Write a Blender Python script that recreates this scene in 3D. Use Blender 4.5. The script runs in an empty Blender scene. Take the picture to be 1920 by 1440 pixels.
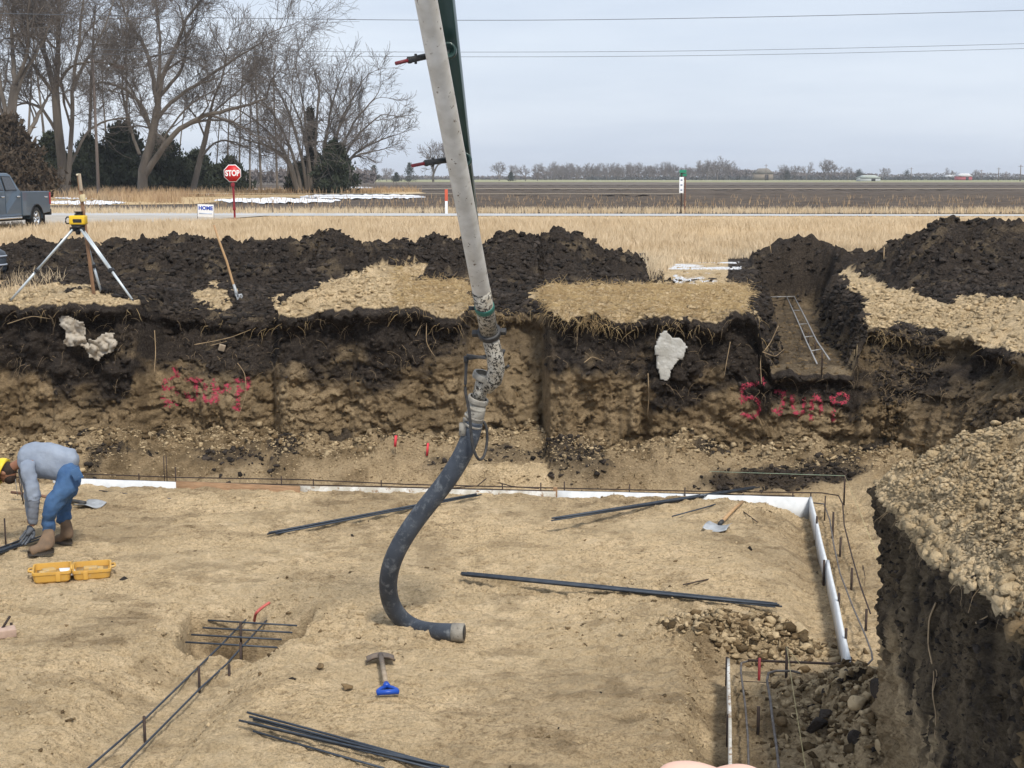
import bpy, bmesh, math, random
import numpy as np
from mathutils import Vector, Matrix, Euler
from mathutils.bvhtree import BVHTree
random.seed(4); RNG = np.random.default_rng(7)
R = math.radians
scn = bpy.context.scene
COL = scn.collection
# ------------------------------------------------------------------ camera, sky, sun, exposure
F_PX = 2600.0; YH = 333.0; CAMZ = 1.8
PITCH = math.atan((720 - YH) / F_PX)
cam_d = bpy.data.cameras.new('camera'); cam = bpy.data.objects.new('camera', cam_d); COL.objects.link(cam)
cam_d.sensor_fit = 'HORIZONTAL'; cam_d.sensor_width = 36; cam_d.lens = 36 * F_PX / 1920
cam_d.clip_start = 0.05; cam_d.clip_end = 9000
cam.location = (0, 0, CAMZ); cam.rotation_euler = (math.pi / 2 - PITCH, 0, 0)
scn.camera = cam
SUN_EL, SUN_AZ = 52.0, 158.0          # azimuth clockwise from +Y (north)
w = bpy.data.worlds.new('World'); scn.world = w; w.use_nodes = True
nt = w.node_tree; nt.nodes.clear()
def N(nt, t, **k):
    n = nt.nodes.new(t)
    for a, b in k.items(): setattr(n, a, b)
    return n
wo = N(nt, 'ShaderNodeOutputWorld'); bg = N(nt, 'ShaderNodeBackground'); bg.inputs[1].default_value = 0.10
sky = N(nt, 'ShaderNodeTexSky', sky_type='NISHITA', sun_disc=False, sun_elevation=R(SUN_EL), sun_rotation=R(SUN_AZ))
sky.air_density = 1.0; sky.dust_density = 2.5
tc = N(nt, 'ShaderNodeTexCoord'); mp = N(nt, 'ShaderNodeMapping'); mp.inputs['Scale'].default_value = (1.2, 1.2, 9.0)
mp.inputs['Rotation'].default_value = (0.03, 0.05, 0)
nz = N(nt, 'ShaderNodeTexNoise'); nz.inputs['Scale'].default_value = 1.6; nz.inputs['Detail'].default_value = 5; nz.inputs['Roughness'].default_value = 0.55
cr = N(nt, 'ShaderNodeValToRGB')
cr.color_ramp.elements[0].position = 0.32; cr.color_ramp.elements[0].color = (4.3, 4.9, 5.9, 1)
cr.color_ramp.elements[1].position = 0.68; cr.color_ramp.elements[1].color = (5.9, 6.4, 7.1, 1)
mx = N(nt, 'ShaderNodeMix', data_type='RGBA'); mx.inputs[0].default_value = 0.88
nt.links.new(tc.outputs['Generated'], mp.inputs[0]); nt.links.new(mp.outputs[0], nz.inputs[0]); nt.links.new(nz.outputs[0], cr.inputs[0])
nt.links.new(sky.outputs[0], mx.inputs[6]); nt.links.new(cr.outputs[0], mx.inputs[7]); nt.links.new(mx.outputs[2], bg.inputs[0]); nt.links.new(bg.outputs[0], wo.inputs[0])
sd = bpy.data.lights.new('sun', 'SUN'); sd.energy = 2.4; sd.angle = R(10); sd.color = (1.0, 0.95, 0.86)
so = bpy.data.objects.new('sun', sd); COL.objects.link(so)
saz = R(SUN_AZ); sel = R(SUN_EL)
sdir = Vector((math.sin(saz) * math.cos(sel), math.cos(saz) * math.cos(sel), math.sin(sel)))
so.rotation_euler = sdir.to_track_quat('Z', 'Y').to_euler(); so.location = (20, -20, 40)
scn.view_settings.view_transform = 'Standard'; scn.view_settings.look = 'None'
scn.view_settings.exposure = 0.60; scn.view_settings.gamma = 1.0
scn.cycles.max_bounces = 5
# ------------------------------------------------------------------ pixel <-> world (reference photo pixels, 1920 x 1440)
cP, sP = math.cos(PITCH), math.sin(PITCH)
def ray(px, py):
    a = (px - 960) / F_PX; b = (720 - py) / F_PX
    return Vector((a, cP + b * sP, -sP + b * cP))
def at_z(px, py, z=0.0):
    d = ray(px, py); t = (z - CAMZ) / d.z
    return Vector((d.x * t, d.y * t, z))
def at_y(px, py, y):
    d = ray(px, py); t = y / d.y
    return Vector((d.x * t, y, CAMZ + d.z * t))
def to_px(P):
    x, y, z = P[..., 0], P[..., 1], P[..., 2] - CAMZ
    f = y * cP - z * sP; u = y * sP + z * cP
    f = np.maximum(f, 1e-3)
    return 960 + F_PX * x / f, 720 - F_PX * u / f
# ------------------------------------------------------------------ noise
def _h(ix, iy, iz, s):
    with np.errstate(over='ignore'):
        h = (ix.astype(np.uint32) * np.uint32(374761393) + iy.astype(np.uint32) * np.uint32(668265263)
             + iz.astype(np.uint32) * np.uint32(2246822519) + np.uint32(s * 3266489917 & 0xffffffff))
        h ^= h >> np.uint32(13); h *= np.uint32(1274126177); h ^= h >> np.uint32(16)
        h *= np.uint32(2246822519); h ^= h >> np.uint32(15)
    return h.astype(np.float64) / 4294967295.0
def vn(P, s=0):
    I = np.floor(P).astype(np.int64); f = P - I; f = f * f * (3 - 2 * f); r = 0
    for dx in (0, 1):
        wx = f[..., 0] if dx else 1 - f[..., 0]
        for dy in (0, 1):
            wy = f[..., 1] if dy else 1 - f[..., 1]
            for dz in (0, 1):
                wz = f[..., 2] if dz else 1 - f[..., 2]
                r = r + _h(I[..., 0] + dx, I[..., 1] + dy, I[..., 2] + dz, s) * wx * wy * wz
    return r * 2 - 1
def fbm(P, sc, o=4, s=0, g=0.5):
    if not isinstance(sc, (tuple, list)): sc = (sc,) * 3
    Q = P * np.array(sc); a = 1; r = 0; t = 0
    for i in range(o):
        r = r + a * vn(Q, s + i * 17); t += a; a *= g; Q = Q * 2.03 + 11.3
    return r / t
def worley(x, y, sc, s=0):
    X = x * sc; Y = y * sc; ix = np.floor(X).astype(np.int64); iy = np.floor(Y).astype(np.int64)
    d1 = np.full(X.shape, 9.0); idv = np.zeros(X.shape)
    z0 = np.zeros_like(ix)
    for a in (-1, 0, 1):
        for b in (-1, 0, 1):
            jx = _h(ix + a, iy + b, z0, s); jy = _h(ix + a, iy + b, z0 + 1, s); jr = _h(ix + a, iy + b, z0 + 2, s)
            d = np.hypot(ix + a + jx - X, iy + b + jy - Y)
            m = d < d1; d1 = np.where(m, d, d1); idv = np.where(m, jr, idv)
    return d1, idv
def clump(x, y, sc, s=0):      # rounded clods: height 0..1
    d, i = worley(x, y, sc, s)
    return np.maximum(0, 1 - (d / 0.75) ** 2) * (0.35 + 0.65 * i)
def plates(x, y, sx, sy, s=0):     # broken flat clods: tilted plates with gaps
    X = x * sx; Y = y * sy; ix = np.floor(X).astype(np.int64); iy = np.floor(Y).astype(np.int64)
    d1 = np.full(X.shape, 9.0); H = np.zeros(X.shape); z0 = np.zeros_like(ix)
    for a in (-1, 0, 1):
        for b in (-1, 0, 1):
            u = ix + a; w_ = iy + b; dx = X - u - _h(u, w_, z0, s); dy = Y - w_ - _h(u, w_, z0 + 1, s)
            d = np.hypot(dx, dy); m = d < d1; d1 = np.where(m, d, d1)
            H = np.where(m, _h(u, w_, z0 + 2, s) * .55 + (_h(u, w_, z0 + 3, s) - .5) * 1.3 * dx + (_h(u, w_, z0 + 4, s) - .6) * 1.3 * dy, H)
    return np.clip(H + .3 - .35 * d1 * d1, 0, 1.2)
def V3(x, y, z=None):
    return np.stack([x, y, np.zeros_like(x) if z is None else z], -1)
def ss(a, b, x):
    t = np.clip((x - a) / (b - a), 0, 1); return t * t * (3 - 2 * t)
def segd(x, y, A, B):
    ax, ay = A; bx, by = B; dx, dy = bx - ax, by - ay
    t = np.clip(((x - ax) * dx + (y - ay) * dy) / (dx * dx + dy * dy), 0, 1)
    return np.hypot(x - ax - t * dx, y - ay - t * dy)
def blob(x, y, cx, cy, rx, ry):
    return np.exp(-((x - cx) / rx) ** 2 - ((y - cy) / ry) ** 2)
def inpoly(px, py, poly):
    c = np.zeros(px.shape, bool); n = len(poly); j = n - 1
    for i in range(n):
        xi, yi = poly[i]; xj, yj = poly[j]
        if yi != yj:
            c ^= ((yi > py) != (yj > py)) & (px < (xj - xi) * (py - yi) / (yj - yi) + xi)
        j = i
    return c
# ------------------------------------------------------------------ mesh helpers
def mesh_np(name, V, Fq=None, Ft=None, mat=None, parent=None, smooth=False, attrs=None, link=True):
    V = np.asarray(V, np.float32).reshape(-1, 3); parts = []; cnt = []
    if Fq is not None and len(Fq): parts.append(np.asarray(Fq, np.int32).ravel()); cnt += [np.full(len(Fq), 4, np.int32)]
    if Ft is not None and len(Ft): parts.append(np.asarray(Ft, np.int32).ravel()); cnt += [np.full(len(Ft), 3, np.int32)]
    L = np.concatenate(parts); C = np.concatenate(cnt); S = np.concatenate([[0], np.cumsum(C)[:-1]]).astype(np.int32)
    me = bpy.data.meshes.new(name)
    me.vertices.add(len(V)); me.vertices.foreach_set('co', V.ravel())
    me.loops.add(len(L)); me.loops.foreach_set('vertex_index', L)
    me.polygons.add(len(C)); me.polygons.foreach_set('loop_start', S); me.polygons.foreach_set('loop_total', C)
    if smooth: me.polygons.foreach_set('use_smooth', np.ones(len(C), bool))
    me.update(calc_edges=True)
    for k, a in (attrs or {}).items():
        at = me.attributes.new(k, 'FLOAT_COLOR', 'POINT')
        at.data.foreach_set('color', np.asarray(a, np.float32).ravel())
    if mat: me.materials.append(mat)
    o = bpy.data.objects.new(name, me)
    if link: COL.objects.link(o)
    if parent: o.parent = parent
    return o
def gridf(nr, nc, off=0):
    i = np.arange(nr - 1)[:, None] * nc + np.arange(nc - 1)[None]
    i = i.ravel() + off
    return np.stack([i, i + 1, i + nc + 1, i + nc], -1)
class MB:
    def __init__(s): s.v = []; s.q = []; s.t = []; s.n = 0
    def add(s, V, q=None, t=None):
        V = np.asarray(V, float).reshape(-1, 3)
        if q is not None and len(q): s.q.append(np.asarray(q, int) + s.n)
        if t is not None and len(t): s.t.append(np.asarray(t, int) + s.n)
        s.v.append(V); s.n += len(V); return s
    def box(s, c, size, rot=None, bev=0.0):
        hx, hy, hz = [a / 2 for a in size]
        if bev > 0:
            b = min(bev, hx * .9, hy * .9, hz * .9)
            bm = bmesh.new(); bmesh.ops.create_cube(bm, size=2)
            for v in bm.verts: v.co = Vector((v.co.x * hx, v.co.y * hy, v.co.z * hz))
            bmesh.ops.bevel(bm, geom=bm.edges[:] + bm.verts[:], offset=b, segments=2, affect='EDGES', profile=.6)
            bmesh.ops.triangulate(bm, faces=[f for f in bm.faces if len(f.verts) > 4])
            V = np.array([v.co[:] for v in bm.verts]); bm.verts.index_update()
            q = [[v.index for v in f.verts] for f in bm.faces if len(f.verts) == 4]
            t = [[v.index for v in f.verts] for f in bm.faces if len(f.verts) == 3]; bm.free()
        else:
            V = np.array([(x, y, z) for x in (-hx, hx) for y in (-hy, hy) for z in (-hz, hz)], float)
            q = [(0, 1, 3, 2), (4, 6, 7, 5), (0, 4, 5, 1), (2, 3, 7, 6), (0, 2, 6, 4), (1, 5, 7, 3)]; t = None
        if rot is not None: V = V @ np.array(rot).T
        return s.add(V + np.array(c), q, t)
    def tube(s, P, r, sides=10, cap=True):
        P = np.asarray([tuple(p) for p in P], float); n = len(P)
        r = np.full(n, r) if np.isscalar(r) else np.asarray(r, float)
        V, q = tubes_np(P[None], r[None], sides)
        s.add(V, q); base_ = s.n - n * sides
        if cap:
            for k in (0, n - 1):
                idx = base_ + k * sides + np.arange(sides)
                s.v.append(P[k][None]); s.n += 1
                nx = np.roll(idx, -1); c = np.full(sides, s.n - 1)
                s.t.append(np.stack([c, nx, idx] if k == 0 else [c, idx, nx], -1))
        return s
    def prism(s, poly, y0, y1):       # poly in x,z  extruded along y
        n = len(poly); V = [(x, y0, z) for x, z in poly] + [(x, y1, z) for x, z in poly]
        q = [(i, (i + 1) % n, n + (i + 1) % n, n + i) for i in range(n)]
        c0 = np.mean([V[i] for i in range(n)], 0); c1 = np.mean([V[n + i] for i in range(n)], 0)
        V += [tuple(c0), tuple(c1)]
        t = [(2 * n, (i + 1) % n, i) for i in range(n)] + [(2 * n + 1, n + i, n + (i + 1) % n) for i in range(n)]
        return s.add(V, q, t)
    def lathe(s, prof, n=24, c=(0, 0, 0), rot=None):
        a = np.arange(n) * 2 * math.pi / n; V = []
        for r_, z in prof: V.append(np.stack([r_ * np.cos(a), r_ * np.sin(a), np.full(n, z)], -1))
        V = np.concatenate(V)
        if rot is not None: V = V @ np.array(rot).T
        V = V + np.array(c); q = []
        for k in range(len(prof) - 1):
            i = np.arange(n); q.append(np.stack([k * n + i, k * n + (i + 1) % n, (k + 1) * n + (i + 1) % n, (k + 1) * n + i], -1))
        return s.add(V, np.concatenate(q))
    def build(s, name, mat, parent=None, smooth=False, M=None, bevel=0):
        V = np.concatenate(s.v)
        o = mesh_np(name, V, np.concatenate(s.q) if s.q else None, np.concatenate(s.t) if s.t else None, mat, parent, smooth)
        if M is not None: o.matrix_local = M
        if bevel:
            b = o.modifiers.new('bev', 'BEVEL'); b.width = bevel; b.segments = 2; b.limit_method = 'ANGLE'
        return o
def tubes_np(P, r, sides):
    B, n, _ = P.shape
    T = np.gradient(P, axis=1); T /= np.linalg.norm(T, axis=-1, keepdims=True) + 1e-12
    m = np.mean(T, axis=1, keepdims=True)
    ref = np.where(np.abs(m[..., 2:3]) > 0.8, np.array([1., .1, 0.]), np.array([0., 0., 1.]))
    U = np.cross(T, np.broadcast_to(ref, T.shape)); U /= np.linalg.norm(U, axis=-1, keepdims=True) + 1e-12
    W = np.cross(T, U)
    a = np.arange(sides) * 2 * math.pi / sides
    V = P[:, :, None] + r[:, :, None, None] * (U[:, :, None] * np.cos(a)[:, None] + W[:, :, None] * np.sin(a)[:, None])
    b = np.arange(B)[:, None, None] * n * sides; k = np.arange(n - 1)[None, :, None] * sides; i = np.arange(sides)[None, None]
    j = (i + 1) % sides
    q = np.stack([b + k + i, b + k + j, b + k + sides + j, b + k + sides + i], -1).reshape(-1, 4)
    return V.reshape(-1, 3), q
def tag(o, label=None, cat=None, group=None, kind=None):
    if label: o['label'] = label
    if cat: o['category'] = cat
    if group: o['group'] = group
    if kind: o['kind'] = kind
    return o
def empty(name, loc=(0, 0, 0), rot=(0, 0, 0), **k):
    o = bpy.data.objects.new(name, None); COL.objects.link(o); o.location = loc; o.rotation_euler = rot
    return tag(o, **k)
def copy_tree(o, parent=None):
    c = o.copy(); COL.objects.link(c)
    if parent: c.parent = parent; c.matrix_parent_inverse = o.matrix_parent_inverse
    for ch in list(o.children): copy_tree(ch, c)
    return c
# ------------------------------------------------------------------ materials
def mat(name, c, rough=0.7, c2=None, sc=8.0, c3=None, th=0.62, bump=0.0, bsc=None, metal=0.0, detail=6, stretch=None, spec=0.4, coat=0, soft=.12, isl=None):
    m = bpy.data.materials.new(name); m.use_nodes = True; nt = m.node_tree; b = nt.nodes['Principled BSDF']
    b.inputs['Roughness'].default_value = rough; b.inputs['Metallic'].default_value = metal
    b.inputs['Specular IOR Level'].default_value = spec; b.inputs['Coat Weight'].default_value = coat
    b.inputs['Base Color'].default_value = (*c, 1)
    if c2 or bump:
        t = N(nt, 'ShaderNodeTexCoord'); src = t.outputs['Object']
        if stretch:
            mp = N(nt, 'ShaderNodeMapping'); mp.inputs['Scale'].default_value = stretch; nt.links.new(src, mp.inputs[0]); src = mp.outputs[0]
    if c2:
        n = N(nt, 'ShaderNodeTexNoise'); n.inputs['Scale'].default_value = sc; n.inputs['Detail'].default_value = detail
        r = N(nt, 'ShaderNodeValToRGB'); e = r.color_ramp.elements
        e[0].position = .35; e[0].color = (*c, 1); e[1].position = .65; e[1].color = (*c2, 1)
        nt.links.new(src, n.inputs[0]); nt.links.new(n.outputs[0], r.inputs[0]); out = r.outputs[0]
        if c3:
            n2 = N(nt, 'ShaderNodeTexNoise'); n2.inputs['Scale'].default_value = sc * 2.7; n2.inputs['Detail'].default_value = detail; n2.inputs['Roughness'].default_value = .7
            r2 = N(nt, 'ShaderNodeValToRGB'); r2.color_ramp.elements[0].position = th; r2.color_ramp.elements[1].position = min(1, th + soft)
            r2.color_ramp.elements[0].color = (0, 0, 0, 1)
            mp2 = N(nt, 'ShaderNodeMapping'); mp2.inputs['Location'].default_value = (3.1, 7.7, 1.3); nt.links.new(src, mp2.inputs[0]); nt.links.new(mp2.outputs[0], n2.inputs[0])
            mx = N(nt, 'ShaderNodeMix', data_type='RGBA'); nt.links.new(n2.outputs[0], r2.inputs[0]); nt.links.new(r2.outputs[0], mx.inputs[0])
            nt.links.new(out, mx.inputs[6]); mx.inputs[7].default_value = (*c3, 1); out = mx.outputs[2]
        if isl:
            gg = N(nt, 'ShaderNodeNewGeometry'); mr = N(nt, 'ShaderNodeMapRange'); mr.inputs['To Min'].default_value = isl[0]; mr.inputs['To Max'].default_value = isl[1]
            nt.links.new(gg.outputs['Random Per Island'], mr.inputs[0]); mm = N(nt, 'ShaderNodeMix', data_type='RGBA', blend_type='MULTIPLY'); mm.inputs[0].default_value = 1
            nt.links.new(out, mm.inputs[6]); nt.links.new(mr.outputs[0], mm.inputs[7]); out = mm.outputs[2]
        nt.links.new(out, b.inputs['Base Color'])
    if bump:
        n = N(nt, 'ShaderNodeTexNoise'); n.inputs['Scale'].default_value = bsc or sc * 2; n.inputs['Detail'].default_value = 8; n.inputs['Roughness'].default_value = .65
        bp = N(nt, 'ShaderNodeBump'); bp.inputs['Strength'].default_value = 1; bp.inputs['Distance'].default_value = bump
        nt.links.new(src, n.inputs[0]); nt.links.new(n.outputs[0], bp.inputs['Height']); nt.links.new(bp.outputs[0], b.inputs['Normal'])
    return m
def earth_mat(name):
    # attribute 'soil': R = topsoil (black), G = moist brown, B = snow, A = paleness/dust
    m = bpy.data.materials.new(name); m.use_nodes = True; nt = m.node_tree; b = nt.nodes['Principled BSDF']
    b.inputs['Roughness'].default_value = 0.95; b.inputs['Specular IOR Level'].default_value = 0.15
    at = N(nt, 'ShaderNodeAttribute', attribute_name='soil'); sp = N(nt, 'ShaderNodeSeparateColor')
    nt.links.new(at.outputs['Color'], sp.inputs[0])
    g = N(nt, 'ShaderNodeNewGeometry'); P = g.outputs['Position']
    def noise(sc, d=7, r=.6):
        n = N(nt, 'ShaderNodeTexNoise'); n.inputs['Scale'].default_value = sc; n.inputs['Detail'].default_value = d; n.inputs['Roughness'].default_value = r
        nt.links.new(P, n.inputs[0]); return n.outputs[0]
    def ramp(f, a, ca, bb, cb):
        r = N(nt, 'ShaderNodeValToRGB'); e = r.color_ramp.elements; e[0].position = a; e[0].color = (*ca, 1); e[1].position = bb; e[1].color = (*cb, 1)
        nt.links.new(f, r.inputs[0]); return r.outputs[0]
    def mix(f, a, c):
        x = N(nt, 'ShaderNodeMix', data_type='RGBA'); nt.links.new(f, x.inputs[0]); nt.links.new(a, x.inputs[6]); nt.links.new(c, x.inputs[7]); return x.outputs[2]
    n1 = noise(5.5); n2 = noise(30, 6, .7); n3 = noise(1.3, 4)
    tan = mix(ramp(n3, .4, (0, 0, 0), .62, (1, 1, 1)), ramp(n1, .3, (.45, .345, .21), .7, (.65, .51, .33)), ramp(n2, .3, (.40, .30, .175), .7, (.62, .485, .31)))
    moist = ramp(n1, .3, (.13, .093, .052), .7, (.28, .205, .12))
    dark = mix(ramp(n2, .45, (0, 0, 0), .66, (1, 1, 1)), ramp(n1, .3, (.019, .0155, .0135), .75, (.042, .033, .027)), ramp(n3, .3, (.042, .034, .028), .7, (.085, .067, .052)))
    snow = ramp(n2, .3, (.62, .64, .68), .7, (.8, .82, .85))
    def snoise(sv, d=5, r=.7):
        mp_ = N(nt, 'ShaderNodeMapping'); mp_.inputs['Scale'].default_value = sv; nt.links.new(P, mp_.inputs[0])
        n = N(nt, 'ShaderNodeTexNoise'); n.inputs['Scale'].default_value = 1; n.inputs['Detail'].default_value = d; n.inputs['Roughness'].default_value = r
        nt.links.new(mp_.outputs[0], n.inputs[0]); return n.outputs[0]
    c1 = ramp(snoise((13, 17, 24)), .34, (.60, .57, .53), .47, (1.10, 1.09, 1.08)); c2_ = ramp(snoise((40, 48, 60)), .36, (.68, .66, .63), .52, (1.14, 1.13, 1.12))
    cm = N(nt, 'ShaderNodeMix', data_type='RGBA', blend_type='MULTIPLY'); cm.inputs[0].default_value = 1; nt.links.new(c1, cm.inputs[6]); nt.links.new(c2_, cm.inputs[7]); crumb = cm.outputs[2]
    c = mix(sp.outputs[1], tan, moist); c = mix(sp.outputs[0], c, dark); c = mix(sp.outputs[2], c, snow)
    mu = N(nt, 'ShaderNodeMix', data_type='RGBA', blend_type='MULTIPLY'); nt.links.new(ramp(noise(.9, 5, .6), .36, (.35, .35, .35), .60, (1, 1, 1)), mu.inputs[0]); nt.links.new(c, mu.inputs[6]); nt.links.new(crumb, mu.inputs[7])
    nt.links.new(mu.outputs[2], b.inputs['Base Color'])
    bp = N(nt, 'ShaderNodeBump'); bp.inputs['Strength'].default_value = .9; bp.inputs['Distance'].default_value = .075
    nt.links.new(noise(16, 8, .68), bp.inputs['Height'])
    bp2 = N(nt, 'ShaderNodeBump'); bp2.inputs['Strength'].default_value = .8; bp2.inputs['Distance'].default_value = .03
    nt.links.new(noise(60, 6, .6), bp2.inputs['Height']); nt.links.new(bp.outputs[0], bp2.inputs['Normal'])
    nt.links.new(bp2.outputs[0], b.inputs['Normal'])
    return m
EARTH = earth_mat('earth')
M = dict(
    rebar=mat('rebar_steel', (.035, .045, .062), .5, (.06, .072, .09), 14, c3=(.10, .055, .03), th=.66, metal=.35, bump=.002, bsc=200),
    oldbar=mat('weathered_rebar', (.16, .15, .145), .7, (.09, .075, .065), 18, metal=.2),
    palebar=mat('pale_rebar', (.33, .34, .34), .6, (.22, .2, .19), 12, metal=.2),
    stake=mat('steel_stake', (.035, .028, .026), .75, (.07, .045, .035), 25, metal=.3),
    redpaint=mat('red_stake_paint', (.32, .035, .04), .6, (.2, .03, .03), 20),
    board=mat('white_form_board', (.66, .68, .70), .7, (.56, .58, .60), 9, c3=(.40, .35, .27), th=.64, bump=.002),
    boardold=mat('splashed_form_board', (.62, .61, .58), .8, (.40, .37, .31), 7, c3=(.23, .15, .09), th=.52, bump=.004),
    lumber=mat('brown_form_lumber', (.33, .20, .11), .8, (.22, .13, .07), 6, c3=(.42, .30, .19), th=.6, stretch=(1, 1, 8), bump=.002),
    wood=mat('tool_handle_wood', (.48, .31, .16), .6, (.36, .22, .11), 12, stretch=(1, 1, .2)),
    greywood=mat('weathered_wood', (.38, .31, .23), .8, (.26, .20, .14), 14, stretch=(1, 1, .2)),
    clod_tan=mat('tan_clod', (.60, .465, .29), .95, (.48, .36, .21), 3.3, c3=(.30, .215, .12), th=.56, bump=.03, bsc=45, spec=.15, isl=(.68, 1.1)),
    clod_dark=mat('black_clod', (.022, .018, .0155), .9, (.048, .038, .031), 4, c3=(.085, .068, .052), th=.60, bump=.03, bsc=45, spec=.2, isl=(.5, 1.7)),
    clod_brown=mat('brown_clod', (.22, .155, .085), .95, (.14, .095, .05), 4, c3=(.34, .25, .14), th=.6, bump=.03, bsc=45, spec=.15, isl=(.55, 1.3)),
    straw=mat('straw', (.52, .38, .19), .85, (.34, .235, .115), 3),
    root=mat('root', (.40, .29, .17), .8, (.24, .17, .10), 8),
)
# ------------------------------------------------------------------ excavation: floor
TP = [(-12, 18.68), (-6.85, 18.16), (4.0, 17.08), (2.96, 11.05), (1.99, 10.88), (1.62, 7.6)]     # footing trench centre line
ZF = -2.1
def nrm_noise(x, y):
    P = V3(x, y)
    return P
def floor_parts(x, y):
    dT = np.minimum.reduce([segd(x, y, TP[i], TP[i + 1]) for i in range(len(TP) - 1)])
    P = V3(x, y); wob = fbm(P, 2.2, 3, 5) * .06
    trench = 1 - ss(.36, .66, dT + wob)
    dB = segd(x, y, (-12, 18.42), (-5.4, 17.85)); dB = np.minimum(dB, segd(x, y, (-5.4, 17.85), (3.86, 16.95)))
    # diagonal trench on the left and the square pad at its end
    dD = segd(x, y, (-3.06, 7.0), (-2.34, 12.0))
    diag = 1 - ss(.22, .62, dD + wob)
    ux = (x + 2.33) * .995 + (y - 11.7) * .07; uy = (y - 11.70)
    pad = (1 - ss(.50, .57, np.abs(ux + .0) + wob * .8)) * (1 - ss(.40, .46, np.abs(uy) + wob * .6))
    return dT, trench, diag, pad
def floor_h(x, y):
    x = np.asarray(x, float); y = np.asarray(y, float)
    P = V3(x, y)
    dT, trench, diag, pad = floor_parts(x, y)
    z = ZF + fbm(P, .35, 3, 1) * .05
    z = z + fbm(P, (1.6, 3.4, 1), 4, 3) * .045 + np.abs(fbm(P, (3.2, 9, 1), 5, 9, .6)) * .06 + np.abs(fbm(P, (9, 22, 1), 3, 10)) * .02
    pat = ss(-.05, .3, fbm(P, .8, 3, 21))
    z = z + (.45 + .55 * pat) * (plates(x + .1 * fbm(P, 2, 2, 7), y, 4.2, 8.0, 4) * .050 + plates(x, y, 8, 14, 14) * .030 + plates(x, y, 15, 22, 15) * .014)
    # tooth / boot marks: short shallow ridges
    z = z + .016 * np.sin(x * 5.5 + y * 26 + 5 * fbm(P, 1.1, 3, 31)) * ss(.0, .35, fbm(P, .9, 2, 33))
    z = z - .22 * trench - .20 * diag - .31 * pad * (1 - .0 * diag)
    z = z - .035 * (1 - ss(.25, .75, np.abs(y - (18.16 + (x + 6.85) * -.0995) + .35))) * (x < 3.75)
    # platform rolls down toward the side trench
    dR = segd(x, y, TP[2], TP[3]); inner = (x < 3.9)
    z = z - .07 * (1 - ss(.5, 1.15, dR)) * (1 - trench)
    z = z - .05 * (1 - ss(.4, .9, dD_left(x, y))) * (1 - diag)
    # rubble banks
    z = z + .10 * blob(x, y, 2.02, 11.48, .62, .24) * (.5 + plates(x, y, 7, 9, 8)) + .20 * blob(x, y, 2.5, 9.75, .36, .62) * (.6 + plates(x, y, 7, 8, 18) * .7)
    # spill along the foot of the back wall
    yw = np.interp(x, WX, WY); dw = yw - y
    z = z + (1 - ss(.05, .95, dw)) * (.20 + .22 * fbm(P, 1.3, 3, 44) + .14 * plates(x, y, 6, 9, 6)) * (1 - trench)
    return z
def dD_left(x, y): return segd(x, y, (-3.2, 7.0), (-2.5, 12.0))
# ------------------------------------------------------------------ excavation: back wall + ground above + right bank (one sheet)
def wxy(px): return (px - 960) / F_PX * 18.9
WXP = [(-12, 19.75), (wxy(0), 19.15), (wxy(90), 18.95), (wxy(150), 19.05), (wxy(235), 19.0), (wxy(250), 19.22), (wxy(500), 19.3), (wxy(520), 18.98), (wxy(700), 18.9),
       (wxy(855), 18.95), (wxy(885), 19.35), (wxy(1020), 19.45), (wxy(1032), 18.80), (wxy(1060), 18.72), (wxy(1210), 18.7), (wxy(1225), 18.55), (wxy(1330), 18.55), (wxy(1400), 18.5),
       (wxy(1450), 18.45), (wxy(1560), 18.4), (wxy(1600), 18.3), (4.95, 18.2)]
WX = [a for a, b in WXP]; WY = [b for a, b in WXP]
SAX = (.17, 1.0)                                     # direction of the side walls of the dig
def niche(x, y):
    P = V3(x, y); cx = 3.98 + (y - 18.3) * .172 + .10 * fbm(P, .9, 3, 401)
    return (1 - ss(.40, .86, np.abs(x - cx) + .26 * fbm(P, 2.0, 4, 402, .6))) * (1 - ss(27.1, 28.0, y))
CRX = [-400, 0, 100, 190, 215, 250, 330, 400, 440, 480, 560, 600, 640, 670, 740, 790, 815, 850, 905, 940, 1000, 1040, 1085, 1110, 1180, 1240, 1255, 1345, 1365, 1440, 1470, 1530, 1600, 1640, 1700, 1770, 1810, 1860, 1920, 2300]
CRY = [468, 470, 468, 470, 462, 456, 449, 458, 462, 458, 468, 452, 448, 462, 468, 470, 454, 465, 460, 445, 450, 436, 440, 470, 488, 500, 530, 530, 505, 486, 467, 475, 490, 490, 452, 420, 428, 417, 424, 410]
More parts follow.
